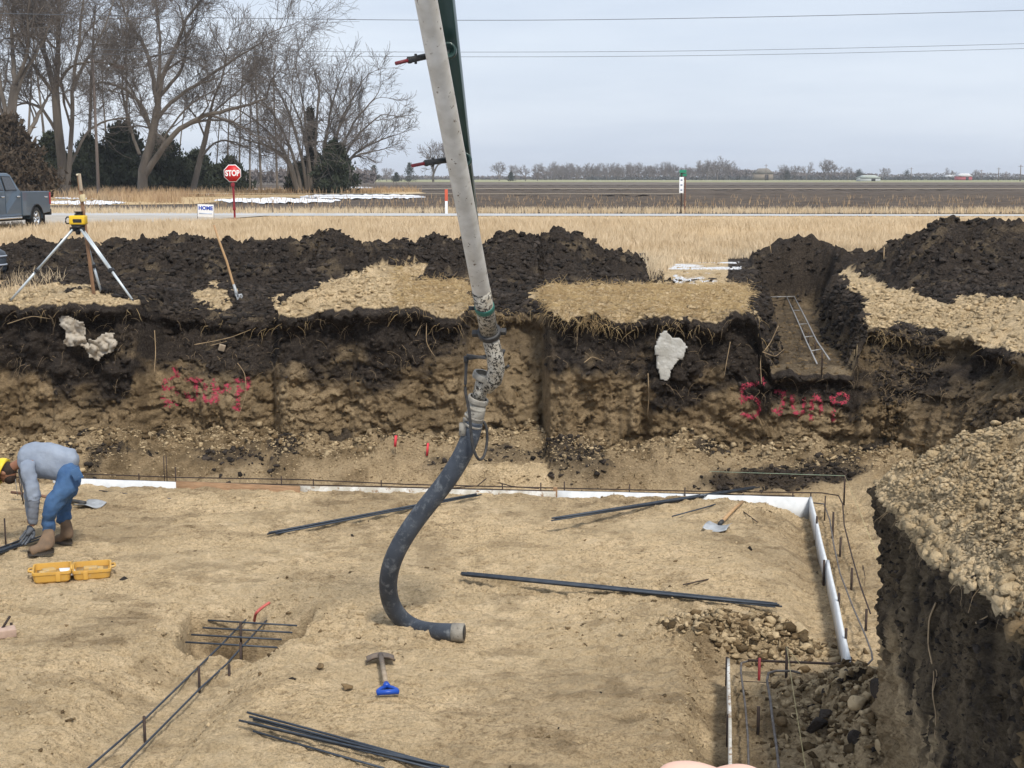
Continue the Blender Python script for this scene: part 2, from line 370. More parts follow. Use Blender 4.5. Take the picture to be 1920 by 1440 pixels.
def top_h(x, y):
    P = V3(x, y); px = 960 + F_PX * x / y
    Yc = 25.0 + .8 * np.sin(x * .7) + 3.6 * ss(1345, 1385, px) * (1 - ss(1600, 1680, px))
    zc = np.maximum(CAMZ - (np.interp(px, CRX, CRY) - YH) / F_PX * Yc - .10 + .16 * ss(1350, 1390, px) * (1 - ss(1590, 1660, px)), 0.0)
    ft = np.interp(px, [0, 250, 600, 850, 1150, 1250, 1370, 1450, 1600, 1750, 2000], [20.9, 21.0, 21.5, 21.8, 22.0, 24, 26.0, 27.2, 23.3, 19.8, 19.5])
    prof = ss(0, 1, np.clip((y - ft) / (Yc - ft), 0, 1)) * (1 - ss(0, 1, np.clip((y - Yc) / 2.6, 0, 1)))
    z = zc * prof + fbm(P, .5, 3, 2) * .05 * (y > 0)
    rough = ss(0.05, .5, prof) * (zc > .1)
    z = z + rough * (fbm(P, 1.5, 4, 12, .6) * .24 + np.abs(fbm(P, 3.5, 4, 14, .6)) * .20 + plates(x, y, 3.6, 4.6, 3) * .12 + plates(x, y, 8, 9, 13) * .06)
    near = 1 - ss(24, 30, y)
    z = z + near * (plates(x, y, 6.5, 8, 23) * .06 + np.abs(fbm(P, 6, 4, 24, .6)) * .05 + fbm(P, 2.5, 4, 29) * .05)
    # low mounds of tan clods near the lip
    z = z + .16 * blob(x, y, wxy(140), 20.3, .95, .9) + .26 * blob(x, y, wxy(700), 21.0, 1.1, 1.2) + .10 * blob(x, y, wxy(600), 20, .9, .8)
    z = z + .10 * blob(x, y, wxy(400), 20.6, .35, .6) + .10 * blob(x, y, 2.2, 20.5, 1.2, 1.0)
    # slumped part of the lip (left) and the chute in the middle
    lo = ss(wxy(235), wxy(262), x) * (1 - ss(wxy(490), wxy(515), x))
    z = z - lo * (.42 - .1 * fbm(P, 1.5, 3, 4)) * (1 - ss(19.2, 21.4, y))
    ch = ss(wxy(860), wxy(905), x) * (1 - ss(wxy(985), wxy(1045), x))
    z = z - ch * .45 * (1 - ss(19.3, 21.6, y))
    nq = niche(x, y); z = z * (1 - nq) + nq * (-.76 + .05 * fbm(P, 3, 3, 9) + plates(x, y, 6, 8, 9) * .06 - .10 * (1 - ss(18.3, 18.9, y)) * (1 + fbm(P, 3, 3, 19)))
    z = z + nq * (1 - nq) * 4 * (plates(x, y, 5, 6, 44) * .22 - .06)
    # right hand bank: ledge stepping down toward the dig
    rb = ss(4.55, 4.9, x) * (1 - ss(6.3, 7.6, x)) * (1 - ss(18.6, 20.3, y))
    z = z - rb * .32 + .25 * ss(5.4, 7.0, x) * (1 - ss(19, 21, y))
    yl = np.interp(x, WX, WY); e = (y - yl)
    z = z - (1 - ss(.1, .75, e)) * (.07 + .34 * np.maximum(-.15, fbm(P, 1.2, 4, 303)))
    return z
def build_terrain():
    # plan of the lip
    xs = np.arange(-11.5, 4.93, .021); ys = np.interp(xs, WX, WY)
    dirx = np.zeros_like(xs); diry = np.ones_like(xs)
    k = 230; a = np.linspace(0, 1, k + 1)[1:]
    ang = a * R(68)
    cx = 4.93 + .22 * np.sin(ang); cy = np.interp(4.93, WX, WY) - .22 * (1 - np.cos(ang)) * 1.0
    L = 7.5; m = int(L / .03); t = np.arange(1, m + 1) * .03
    ex = cx[-1] + .17 * t + .18 * np.sin(t * 1.7); ey = cy[-1] - t
    xs = np.concatenate([xs, cx, ex]); ys = np.concatenate([ys, cy, ey])
    dirx = np.concatenate([dirx, np.sin(ang), np.full(m, math.sin(R(68)))]); diry = np.concatenate([diry, np.cos(ang), np.full(m, math.cos(R(68)))])
    nc = len(xs)
    pl = fbm(V3(xs, ys), 1.3, 4, 301) * .30 + fbm(V3(xs, ys), 4.5, 3, 302) * .05
    ys = ys + pl * diry; xs = xs + pl * dirx * .6
    # ground above
    s = [0.0]; st = .022
    while s[-1] < 14.5: s.append(s[-1] + st); st = min(st * 1.006, .085)
    s = np.array(s); ns = len(s)
    lean = .14 + .55 * (ss(wxy(235), wxy(262), xs) * (1 - ss(wxy(490), wxy(515), xs))) + .75 * (ss(wxy(860), wxy(905), xs) * (1 - ss(wxy(985), wxy(1045), xs))) \
        + .55 * ss(4.5, 4.9, xs)
    TX = xs[None] + dirx[None] * (s[:, None] + lean[None]); TY = ys[None] + diry[None] * (s[:, None] + lean[None])
    TZ = top_h(TX, TY)
    # wall
    nv = 120; v = np.linspace(0, 1, nv)[:, None]
    zb = -2.55; zt = TZ[0][None]
    WZ = zb + v * (zt - zb)
    off = lean[None] * ss(.35, 1.0, v) * v
    BX = xs[None] + dirx[None] * off; BY = ys[None] + diry[None] * off
    P = np.stack([BX, BY, WZ + 0 * BX], -1)
    d = fbm(P, .9, 4, 51) * .16 + fbm(P, (3.0, 3.0, 2.2), 4, 52) * .07 + fbm(P, (9, 9, .7), 4, 53) * .075 * (ss(-.2, .4, fbm(P, .7, 2, 54)) + .25) + np.abs(fbm(P, 8, 5, 55, .62)) * .075 + fbm(P, (4, 4, 9), 4, 56) * .03
    d = d + plates(P[..., 0] + P[..., 1] * .6, P[..., 2], 4.5, 6.5, 171) * .065 + plates(P[..., 0] - P[..., 1] * .6, P[..., 2], 10, 13, 172) * .045 - .06
    d2, di = worley(P[..., 0] + P[..., 1] * .7, P[..., 2], 3.2, 71); d = d + ss(.45, 1.0, di) * np.maximum(0, 1 - d2 * 1.5) * .10
    ovh = ss(.86, .97, v) * (1 - ss(.985, 1.0, v)); d = d - .0 * ovh
    d = d * 1.25 + .10 * ss(.9, .98, v) - .10 * ss(.72, .88, v) * (1 - ss(.9, .96, v)) - .05
    fade = 1 - ss(.965, 1.0, v) * .9
    d = d * fade * (.55 + .45 * ss(0, .15, v))
    X = BX - dirx[None] * d; Y = BY - diry[None] * d
    Z = WZ + 0 * X + fbm(P, 6, 3, 58) * .02 * (v > .02) * fade
    X = np.concatenate([X[:-1], TX]); Y = np.concatenate([Y[:-1], TY]); Z = np.concatenate([Z[:-1], TZ])
    VV = np.stack([X, Y, Z], -1)
    px, py = to_px(VV)
    q1 = px + 46 * fbm(VV, 2.0, 5, 61, .6); q2 = py + 24 * fbm(VV, 2.6, 5, 62, .6)
    isw = np.zeros(X.shape, bool); isw[:nv - 1] = True
    # -- soil types on the cut face
    bx = [0, 60, 110, 170, 200, 235, 245, 300, 400, 470, 520, 600, 700, 780, 850, 900, 960, 1040, 1060, 1150, 1215, 1225, 1290, 1345, 1400, 1440, 1560, 1640, 1720, 1800, 1990]
    by = [690, 700, 745, 770, 785, 750, 700, 690, 700, 705, 700, 725, 735, 720, 690, 640, 660, 700, 690, 700, 720, 785, 770, 740, 735, 760, 770, 780, 760, 800, 830]
    yb = np.interp(q1, bx, by)
    dark = 1 - ss(-14, 22, q2 - yb + 26 * fbm(VV, 5, 4, 64))
    moist = .92 + .45 * fbm(VV, 1.4, 4, 65) + .25 * fbm(VV, 7, 3, 66)
    # brown (neither black nor pale) streaks in the dark soil
    br = ss(.05, .45, fbm(VV, (2.2, 2.2, 3.5), 4, 67)) * .7
    dark_w = dark * (1 - br * ss(610, 690, py))
    ch = ss(855, 905, q1) * (1 - ss(1000, 1050, q1)); dark_w = dark_w * (1 - .55 * ch)
    # -- soil types on top
    tan = np.zeros(X.shape)
    for poly in ([(-200, 540), (60, 532), (180, 540), (285, 560), (270, 585), (-200, 590)],
                 [(345, 545), (400, 533), (440, 545), (430, 575), (380, 570)],
                 [(505, 600), (530, 560), (600, 535), (650, 520), (720, 495), (800, 490), (770, 530), (880, 525), (900, 600)],
                 [(1000, 560), (1020, 528), (1120, 535), (1250, 525), (1400, 530), (1440, 600), (1060, 610)],
                 [(1590, 500), (1640, 520), (1760, 560), (1960, 555), (2400, 560), (2400, 760), (1940, 700), (1800, 640), (1700, 600), (1640, 650), (1560, 640)]):
        tan = np.maximum(tan, inpoly(q1, q2, poly))
    darkt = 1 - tan; darkt = np.where((Y > 29.5 + 4 * ss(1340, 1370, px) * (1 - ss(1640, 1680, px))) | ((px > 1245) & (px < 1365) & (py < 525) & (Y > 23.5)), 0.0, darkt)
    darkt = darkt * (1 - .16 * ss(.1, .5, fbm(VV, 3, 3, 69)))
    nf = ss(.3, .7, niche(X, Y)) * (Z < -.5); nwall = (niche(X, Y) > .02) & (Y > 18.9)
    dark_a = np.where(isw, dark_w, np.where(nf > .5, .70 + .2 * fbm(VV, 4, 3, 75), np.where(nwall, .97, darkt)))
    dark_a = np.where((X > 5.0) & isw, np.clip(.75 + 1.6 * fbm(VV, 1.1, 3, 63), 0, 1), dark_a)
    slope = ss(4.6, 4.8, X) * (1 - ss(5.25, 5.5, X)) * (Z > -2.6) * ss(15.5, 17, Y) * (1 - ss(18.6, 19.2, Y))
    dark_a = dark_a * (1 - .85 * slope * ss(-.25, .1, fbm(VV, 1.6, 3, 60) + .15))
    moist_a = np.where(isw, np.clip(moist, 0, 1), np.where(nwall, .8, 1.0) * 0 + nwall * .6 + np.clip(.12 + .5 * fbm(VV, 3, 4, 68), 0, 1))
    snow = ((py < 505) & (py > 470) & (px > 1190) & (px < 1390) & ~isw & (Y > 25)) * ss(.0, .18, fbm(VV, (.9, 1.6, 1), 4, 72) + .08)
    snow = np.maximum(snow, ((px > 1262) & (px < 1345) & (py > 512) & (py < 532) & ~isw) * ss(.0, .15, fbm(VV, 3, 3, 73)))
    soil = np.stack([dark_a, moist_a, snow, np.ones_like(snow)], -1)
    nr = X.shape[0]
    o = mesh_np('ground', VV, gridf(nr, nc), None, EARTH, None, True, {'soil': soil.reshape(-1, 4)})
    tag(o, kind='structure')
    fw = gridf(nv + 40, nc); sub = VV[:nv + 40].reshape(-1, 3)
    bvh = BVHTree.FromPolygons([tuple(p) for p in sub.tolist()], fw[::1].tolist())
    return bvh, VV, dark_a, isw
WALL_BVH, TV, TDARK, TISW = build_terrain()
# floor sheet
gx = np.arange(-8.6, 5.6, .019); gy = np.arange(8.0, 20.0, .019)
GX, GY = np.meshgrid(gx, gy); GZ = floor_h(GX, GY)
VV = np.stack([GX, GY, GZ], -1); px, py = to_px(VV)
dT, trench, diag, pad = floor_parts(GX, GY)
Pn = V3(GX, GY)
moist = np.clip(ss(.0, .26, fbm(Pn, .6, 5, 81, .6) + .12 * fbm(Pn, (5, 9, 1), 4, 88)) * .36 + ss(.08, .32, fbm(Pn, (2.4, 4, 1), 5, 82, .6)) * .38 + .10 * trench * ss(-.2, .3, fbm(Pn, 1.5, 2, 83)), 0, 1)
moist = np.clip(moist + .5 * diag * 0 + .35 * ss(.55, .9, diag) * (fbm(Pn, 2, 3, 84) * .5 + .2) + .45 * pad, 0, 1)
dwl = np.interp(GX, WX, WY) - GY
moist = np.clip(moist + .62 * (1 - ss(.5, 1.3, dwl)), 0, 1)
dk = (1 - ss(.3, 1.1, dwl)) * ss(.12, .3, fbm(Pn, (1.2, 2.4, 1), 4, 85)) * .9
dk = np.maximum(dk, ss(.5, .8, blob(GX, GY, 3.7, 17.75, 1.6, .22) + .3 * fbm(Pn, 3, 3, 86)) * .95)
dk = np.maximum(dk, blob(GX, GY, 2.55, 9.6, .4, .6) * ss(.2, .35, fbm(Pn, 4, 3, 87)))
soil = np.stack([dk, moist, 0 * dk, 0 * dk + 1], -1)
tag(mesh_np('pit_floor', VV, gridf(len(gy), len(gx)), None, EARTH, None, True, {'soil': soil.reshape(-1, 4)}), kind='structure')
def fz(x, y): return float(floor_h(np.array([x]), np.array([y]))[0])
def onfloor(px, py, dz=0.0):
    p = at_z(px, py, ZF)
    for _ in range(6): p = at_z(px, py, fz(p.x, p.y))
    p.z += dz; return p
def ontop(px, py, dz=0.0):
    d = ray(px, py); ds = np.linspace(17, 34, 900)
    z = CAMZ + d.z / d.y * ds; h = top_h(d.x / d.y * ds, ds)
    i = np.argmax(z < h) if (z < h).any() else 899
    return Vector((d.x / d.y * ds[i], ds[i], h[i] + dz))
# ------------------------------------------------------------------ near bank on the right
def build_bank():
    rim = [(2.7, 2.5), (2.4, 4.0), (2.62, 5.2), (2.44, 6.1), (2.34, 7.0), (2.34, 8.0), (2.38, 8.8), (2.50, 9.25), (2.85, 9.5), (3.6, 9.62), (5.5, 9.9), (8.0, 10.3)]
    # resample with rounding
    pts = []
    for i in range(len(rim) - 1):
        a = Vector(rim[i]); b = Vector(rim[i + 1]); st = .013 if 5.0 < a.y < 9.4 and a.x < 3.3 else .04
        n = max(2, int((b - a).length / st))
        for k in range(n): pts.append(tuple(a.lerp(b, k / n)))
    pts = np.array(pts)
    for _ in range(60):
        pts[1:-1] = .5 * pts[1:-1] + .25 * (pts[:-2] + pts[2:])
    T = np.gradient(pts, axis=0); T /= np.linalg.norm(T, axis=1, keepdims=True)
    Nn = np.stack([-T[:, 1], T[:, 0]], 1)              # toward the dig
    nc = len(pts); P0 = np.array([5.6, 4.6])
    nt_ = 260; t = (np.linspace(0, 1, nt_) ** 1.5 * .97)[:, None]
    TX = pts[None, :, 0] * (1 - t) + P0[0] * t; TY = pts[None, :, 1] * (1 - t) + P0[1] * t
    dr = np.hypot(TX - pts[None, :, 0], TY - pts[None, :, 1])
    P = V3(TX, TY)
    ex = np.minimum(dr, 3)
    TZ = -.16 + .34 * ss(0, .9, ex) + .20 * ss(.7, 2.2, ex) + fbm(P, 1.2, 3, 3) * .08
    TZ = TZ - .12 * ss(7.6, 9.3, TY) + .12 * (1 - ss(5, 7, TY)) * 0
    lip = ss(0, .12, ex)
    TZ = TZ + lip * (plates(TX, TY, 4.5, 5.5, 31) * .10 + fbm(P, 4, 4, 35, .6) * .07 + plates(TX, TY, 11, 13, 32) * .055 + plates(TX, TY, 23, 26, 33) * .025)
    nv = 210; v = np.linspace(0, 1, nv)[:, None]; zb = -2.6
    Z = zb + v * (TZ[0][None] - zb)
    bat = .34 * (1 - v) ** .8                        # batter: the foot stands proud of the lip? (kept small)
    BX = pts[None, :, 0] + Nn[None, :, 0] * (-.02 * (1 - ss(.0, .95, v))); BY = pts[None, :, 1] + Nn[None, :, 1] * (-.02 * (1 - ss(.0, .95, v)))
    P = np.stack([BX, BY, Z], -1)
    d = fbm(P, 1.1, 4, 91) * .13 + fbm(P, (7, 7, 1.1), 4, 92) * .075 + fbm(P, (22, 22, 4), 3, 93) * .016 + np.abs(fbm(P, 7, 5, 94, .65)) * .10
    d = d + .10 * ss(.86, .97, v) - .03
    d = d + plates(P[..., 1] + P[..., 0] * .6, P[..., 2], 6, 5, 181) * .09 + plates(P[..., 1] - P[..., 0] * .6, P[..., 2], 15, 14, 182) * .035 - .05
    # lumpy slump near the camera
    d = d + (1 - ss(5.6, 6.3, P[..., 1])) * (.02 + .16 * fbm(P, 2.6, 4, 95)) - .05
    d = d * (1 - .85 * ss(.97, 1, v))
    X = BX + Nn[None, :, 0] * d; Y = BY + Nn[None, :, 1] * d
    Z = Z + fbm(P, 6, 3, 96) * .012
    VV = np.stack([np.concatenate([X[:-1], TX]), np.concatenate([Y[:-1], TY]), np.concatenate([Z[:-1], TZ])], -1)
    nr = VV.shape[0]; isw = np.zeros((nr, nc), bool); isw[:nv - 1] = True
    z = VV[..., 2]; n1 = fbm(VV, 1.6, 4, 97); n2 = fbm(VV, (15, 15, 1.6), 4, 98)
    zl = -.16 - .10 * ss(6.5, 9, VV[..., 1]); top = zl + .05 - .12 * (1 - ss(5.5, 6.8, VV[..., 1])) * 2.2
    lower = -1.25 - .75 * (1 - ss(6.2, 8.6, VV[..., 1]))
    dark = ss(lower - .22, lower + .22, z + .28 * n1 + .34 * n2) * (1 - ss(top - .05, top + .05, z + .10 * n1 + .05 * n2))
    dark = np.where(isw, dark * (.78 + .45 * n2), ss(.28, .42, n1 + .2 * n2) * .7 * (1 - ss(.25, .6, np.concatenate([np.zeros((nv - 1, nc)), dr]))))
    slump = (1 - ss(5.7, 6.3, VV[..., 1])) * isw
    dark = dark * (1 - slump) + slump * ss(-.1, .25, fbm(VV, 2.4, 3, 99)) * .9
    moist = np.where(isw, np.clip(.55 + .4 * n1 + .3 * n2, 0, 1), np.clip(.1 + .5 * fbm(VV, 4, 4, 101), 0, 1))
    soil = np.stack([np.clip(dark, 0, 1), moist, 0 * dark, 0 * dark + 1], -1)
    o = mesh_np('embankment', VV, gridf(nr, nc), None, EARTH, None, True, {'soil': soil.reshape(-1, 4)})
    tag(o, kind='structure')
    return VV, isw, np.clip(dark, 0, 1), nv
BV, BISW, BDARK, BNV = build_bank()
# ------------------------------------------------------------------ loose clods
def ico(sub):
    bm = bmesh.new(); bmesh.ops.create_icosphere(bm, subdivisions=sub, radius=1)
    V = np.array([v.co[:] for v in bm.verts]); F = np.array([[v.index for v in f.verts] for f in bm.faces]); bm.free(); return V, F
ICO = {s: ico(s) for s in (1, 2, 3)}
def rot_mats(n, rng):
    q = rng.normal(size=(n, 4)); q /= np.linalg.norm(q, axis=1, keepdims=True); a, b, c, d = q.T
    return np.stack([np.stack([1 - 2 * (c * c + d * d), 2 * (b * c - a * d), 2 * (b * d + a * c)], -1), np.stack([2 * (b * c + a * d), 1 - 2 * (b * b + d * d), 2 * (c * d - a * b)], -1), np.stack([2 * (b * d - a * c), 2 * (c * d + a * b), 1 - 2 * (b * b + c * c)], -1)], -2)
HULLS = []
def _hull(npt, seed, sh):
    r = np.random.default_rng(seed); bm = bmesh.new(); P = r.normal(size=(npt, 3)); P /= np.linalg.norm(P, axis=1, keepdims=True); P *= np.array(sh) * r.uniform(.8, 1.15, (npt, 1))
    for p in P: bm.verts.new(p)
    o = bmesh.ops.convex_hull(bm, input=bm.verts[:]); bmesh.ops.delete(bm, geom=[v for v in bm.verts if not v.link_faces], context='VERTS'); bmesh.ops.triangulate(bm, faces=bm.faces[:]); bm.verts.index_update()
    V = np.array([v.co[:] for v in bm.verts]); F = np.array([[v.index for v in f.verts] for f in bm.faces]); bm.free(); return V, F
for _i in range(16): HULLS.append(_hull(7 + _i % 5, 500 + _i, (1, .55 + .35 * ((_i * 7) % 5) / 4, .38 + .4 * ((_i * 3) % 4) / 3)))
def clods(name, P, S, m, sub=1, rng=RNG, flat=.66, sink=.30, smooth=False):
    n = len(P); VV_, FF_, o = [], [], 0; which = rng.integers(0, len(HULLS), n)
    for h_, (V, Fc) in enumerate(HULLS):
        idx = np.flatnonzero(which == h_); k = len(idx)
        if not k: continue
        X = np.einsum('nij,vj->nvi', rot_mats(k, rng), V) * rng.uniform(.75, 1.25, (k, 1, 3)); X[..., 2] *= flat
        s_ = S[idx] * 1.15; X = X * s_[:, None, None] + P[idx][:, None]; X[..., 2] += (s_ * (flat * .4 - sink))[:, None]
        VV_.append(X.reshape(-1, 3)); FF_.append((Fc[None] + (np.arange(k) * len(V))[:, None, None]).reshape(-1, 3) + o); o += k * len(V)
    ob = mesh_np(name, np.concatenate(VV_), None, np.concatenate(FF_), m, None, smooth); tag(ob, kind='stuff'); return ob
def pick(mask, n, rng=RNG, wt=None):
    idx = np.flatnonzero(mask.ravel());
    if wt is not None:
        p = wt.ravel()[idx]; p = p / p.sum(); return rng.choice(idx, n, p=p)
    return rng.choice(idx, n)
def sizes(n, a, b, k=2.4, rng=RNG): return a + (b - a) * rng.random(n) ** k
fl = VV.reshape(-1, 3)
rng = np.random.default_rng(11)
inview = (np.abs(px - 960) < 1100) & (py < 1560)
wt = .06 + 1.2 * ss(.1, .45, fbm(Pn, .8, 3, 21)) + 10 * (1 - ss(.1, .8, dwl)) + 9 * blob(GX, GY, 2.02, 11.45, .6, .26) + 9 * blob(GX, GY, 2.5, 9.85, .45, .75)
wt = wt + 2.5 * ((trench > .15) & (trench < .8) & (GX < 2)) + 1.3 * ((diag > .1) & (diag < .9))
wt = wt * (1 - .85 * (trench > .9)) * (1 - .8 * (diag > .9)) * (1 - .85 * (pad > .8))
i = pick(inview & (dwl > .02), 34000, rng, wt); clods('tan_dirt_clods', fl[i], sizes(len(i), .004, .030, 4, rng), M['clod_tan'], 1, rng)
i = pick(inview & (dwl > .02), 6000, rng, wt); clods('brown_dirt_clods', fl[i], sizes(len(i), .005, .035, 4, rng), M['clod_brown'], 1, rng)
w2 = 4.5 * (1 - ss(.1, .6, dwl)) + 22 * blob(GX, GY, 2.05, 11.45, .52, .2) + 13 * blob(GX, GY, 2.5, 9.8, .4, .7)
i = pick(inview & (dwl > .05), 2800, rng, w2); clods('larger_tan_clods', fl[i], sizes(len(i), .012, .066, 3.0, rng), M['clod_tan'], 2, rng, .75, .12)
i = pick(inview & (dwl > .05), 2200, rng, w2); clods('larger_brown_clods', fl[i], sizes(len(i), .014, .07, 2.6, rng), M['clod_brown'], 2, rng, .75, .12)
i = pick(inview & (dwl > .05), 1400, rng, dk + .0005); clods('black_dirt_clods', fl[i], sizes(len(i), .015, .07, 2.4, rng), M['clod_dark'], 2, rng)
# on the ground above and the far bank
tf = TV.reshape(-1, 3); tpx, tpy = to_px(TV)
tv = (~TISW) & (niche(TV[..., 0], TV[..., 1]) < .1) & (np.abs(tpx - 960) < 1040) & (TV[..., 1] < 29.5)
tanm = tv & (TDARK < .3) & (TV[..., 2] > -.6); dkm = tv & (TDARK > .4)
i = pick(tanm, 16000, rng, 1 - ss(20, 26, TV[..., 1]) + .1); clods('tan_lip_clods', tf[i], sizes(len(i), .010, .07, 3.4, rng), M['clod_tan'], 2, rng)
i = pick(dkm, 26000, rng, 1 - .7 * ss(24, 26, TV[..., 1])); clods('black_heap_clods', tf[i], sizes(len(i), .014, .10, 4.2, rng), M['clod_dark'], 2, rng)
wm = TISW & (np.abs(tpx - 960) < 1040)
i = pick(wm & (TDARK < .5), 3500, rng); clods('wall_crumbs', tf[i], sizes(len(i), .01, .05, 3, rng), M['clod_brown'], 1, rng, .9)
i = pick(wm & (TDARK > .5), 3500, rng); clods('dark_wall_crumbs', tf[i], sizes(len(i), .01, .05, 3, rng), M['clod_dark'], 1, rng, .9)
# on the near bank
bf = BV.reshape(-1, 3); bpx, bpy_ = to_px(BV); bm_ = (np.abs(bpx - 960) < 1150) & (bpy_ < 1600) & (BV[..., 1] > 4.5)
wb = 1.0 / (.3 + 0 * bpx)
i = pick(bm_ & ~BISW, 48000, rng); clods('tan_bank_clods', bf[i], sizes(len(i), .005, .029, 2.4, rng), M['clod_tan'], 1, rng)
i = pick(bm_ & ~BISW, 650, rng); clods('large_bank_clods', bf[i], sizes(len(i), .022, .075, 3.2, rng), M['clod_tan'], 2, rng)
z_ = BV[..., 2]; hi = BISW & bm_ & (z_ > -.24)
i = pick(hi, 3500, rng); clods('lip_crumbs', bf[i], sizes(len(i), .008, .05, 2.4, rng), M['clod_tan'], 1, rng, .9)
i = pick(BISW & bm_ & (BDARK > .4), 1500, rng); clods('dark_bank_crumbs', bf[i], sizes(len(i), .006, .03, 2.4, rng), M['clod_dark'], 1, rng, .9)
i = pick(BISW & bm_ & (BV[..., 1] < 6.3), 2500, rng); clods('brown_bank_crumbs', bf[i], sizes(len(i), .01, .06, 2.4, rng), M['clod_brown'], 1, rng, .9)
# straw and fine roots hanging from the lip and lying on the tan layer
def wisps(name, P, n_, L, r, m, rng, droop=.5, sides=3, spread=1.0, up=.2):
    n = len(P); k = 5; D = rng.normal(size=(n, 3)); D[:, 2] = np.abs(D[:, 2]) * up; D[:, :2] *= spread
    D /= np.linalg.norm(D, axis=1, keepdims=True); Q = np.zeros((n, k, 3)); p = P.copy(); Q[:, 0] = p
    st = L[:, None] / (k - 1)
    for j in range(1, k):
        D = D + rng.normal(size=(n, 3)) * .25; D[:, 2] -= droop / k * 2
        D /= np.linalg.norm(D, axis=1, keepdims=True); p = p + D * st; Q[:, j] = p
    rr = np.linspace(1, .4, k)[None] * r
    V, q = tubes_np(Q, np.repeat(rr, n, 0), sides)
    o = mesh_np(name, V, q, None, m); tag(o, kind='stuff'); return o
rim = TV[BNV * 0 + 118:124]  # rows around the lip
rr = TV[112:128].reshape(-1, 3); rpx, rpy = to_px(rr); sel = np.abs(rpx - 960) < 1000
sel &= ~((rpx > 1440) & (rpx < 1600)) ; rr = rr[sel]; rpx = rpx[sel]
wt_ = np.where((rpx > 1040) & (rpx < 1450), 3.0, 1.0) + np.where((rpx > 760) & (rpx < 1040), 1.5, 0) ; wt_ = wt_ / wt_.sum()
wt_ = wt_ * np.exp(5 * fbm(rr, 1.8, 3, 310)); wt_ /= wt_.sum()
i = rng.choice(len(rr), 950, p=wt_); wisps('lip_straw', rr[i], 0, rng.uniform(.05, .26, len(i)), .0032, M['straw'], rng, 1.4, 3, 1.0, .3)
sm = tanm & (((tpx > 1010) & (tpx < 1440)) | ((tpx > 740) & (tpx < 900))) & (TV[..., 1] < 23)
i = pick(sm, 11000, rng); wisps('loose_straw', tf[i] + np.array([0, 0, .02]), 0, rng.uniform(.06, .25, len(i)), .0034, M['straw'], rng, .5, 3, 1.0, .35)
i = pick(wm & (TDARK > .4) & (TV[..., 2] > -1.2), 900, rng); wisps('fine_roots', tf[i] + np.array([0, -.02, 0]), 0, rng.uniform(.05, .28, len(i)), .0022, M['root'], rng, 1.2, 3, .9, .2)
i = pick(hi, 110, rng); wisps('bank_fine_roots', bf[i], 0, rng.uniform(.04, .2, len(i)), .0016, M['root'], rng, 1.2, 3, .9, .2)

nqv = niche(TV[..., 0], TV[..., 1]); nm_ = (~TISW) & (nqv > .04) & (nqv < .96) & (TV[..., 1] < 29.5)
i = pick(nm_, 2600, rng); clods('raised_trench_clods', tf[i], sizes(len(i), .015, .09, 3, rng), M['clod_dark'], 1, rng)
nm_ = (~TISW) & (nqv > .9) & (TV[..., 1] < 28)
i = pick(nm_, 900, rng); clods('raised_trench_crumbs', tf[i], sizes(len(i), .01, .05, 3, rng), M['clod_brown'], 1, rng)
# ------------------------------------------------------------------ land beyond the dig (flat plain, z = 0)
def sheet(name, pts, z, m, kind='structure', grid=None):
    bm = bmesh.new(); vs = [bm.verts.new((p[0], p[1], z)) for p in pts]; bm.faces.new(vs)
    bmesh.ops.triangulate(bm, faces=bm.faces[:]); me = bpy.data.meshes.new(name); bm.to_mesh(me); bm.free()
    me.materials.append(m); o = bpy.data.objects.new(name, me); COL.objects.link(o); return tag(o, kind=kind)
def pxpoly(L, z=0.0): return [(lambda p: (p.x, p.y))(at_z(a, b, z)) for a, b in L]
m_pr = mat('dry_grass_ground', (.42, .30, .16), .95, (.52, .39, .22), .35, c3=(.28, .19, .10), th=.6, bump=.05, bsc=3, detail=10)
m_road = mat('concrete_road', (.38, .38, .38), .9, (.46, .46, .46), .8, bump=.003, bsc=20)
m_gravel = mat('gravel_road', (.34, .31, .27), .95, (.42, .38, .33), .6, c3=(.25, .20, .15), th=.58, bump=.02, bsc=6)
m_plow = mat('plowed_soil', (.052, .038, .028), .98, (.095, .070, .050), .35, c3=(.19, .15, .10), th=.63, bump=.12, bsc=2.0, detail=12, stretch=(.45, 1, 1))
m_plow2 = mat('far_plowed_soil', (.09, .072, .056), .98, (.15, .12, .09), .05, c3=(.22, .18, .13), th=.6, detail=12, stretch=(.25, 1, 1))
m_wheat = mat('winter_wheat', (.21, .22, .10), .98, (.30, .28, .16), .02, c3=(.33, .28, .18), th=.58, detail=8, stretch=(.3, 1, 1))
m_stub = mat('pale_stubble', (.44, .37, .27), .98, (.36, .30, .20), .3)
m_snow = mat('old_snow', (.78, .80, .84), .8, (.66, .68, .73), .6, bump=.02, bsc=3)
# one base sheet reaching the horizon, starting behind the heaps and flanking the dig
def ring(name, z, m):
    V = [(-4200, 32.6, z), (4200, 32.6, z), (4200, 6200, z), (-4200, 6200, z), (-4200, -40, z), (-11.4, -40, z), (-11.4, 32.6, z), (12, -40, z), (4200, -40, z), (12, 32.6, z)]
    return tag(mesh_np(name, V, [(0, 1, 2, 3), (4, 5, 6, 0), (7, 8, 1, 9)], None, m), kind='structure')
ring('prairie', -.02, m_pr)
def band(name, y0, y1, z, m, x0=-1500, x1=1500, sl=0.0):
    return sheet(name, [(x0, y0 + x0 * sl), (x1, y0 + x1 * sl), (x1, y1 + x1 * sl), (x0, y1 + x0 * sl)], z, m)
sheet('road', [(-260, 70), (-26, 66.4), (0, 66.0), (300, 63), (300, 66), (30, 68.4), (0, 70.3), (-22, 73.5), (-260, 78)], .012, m_road)
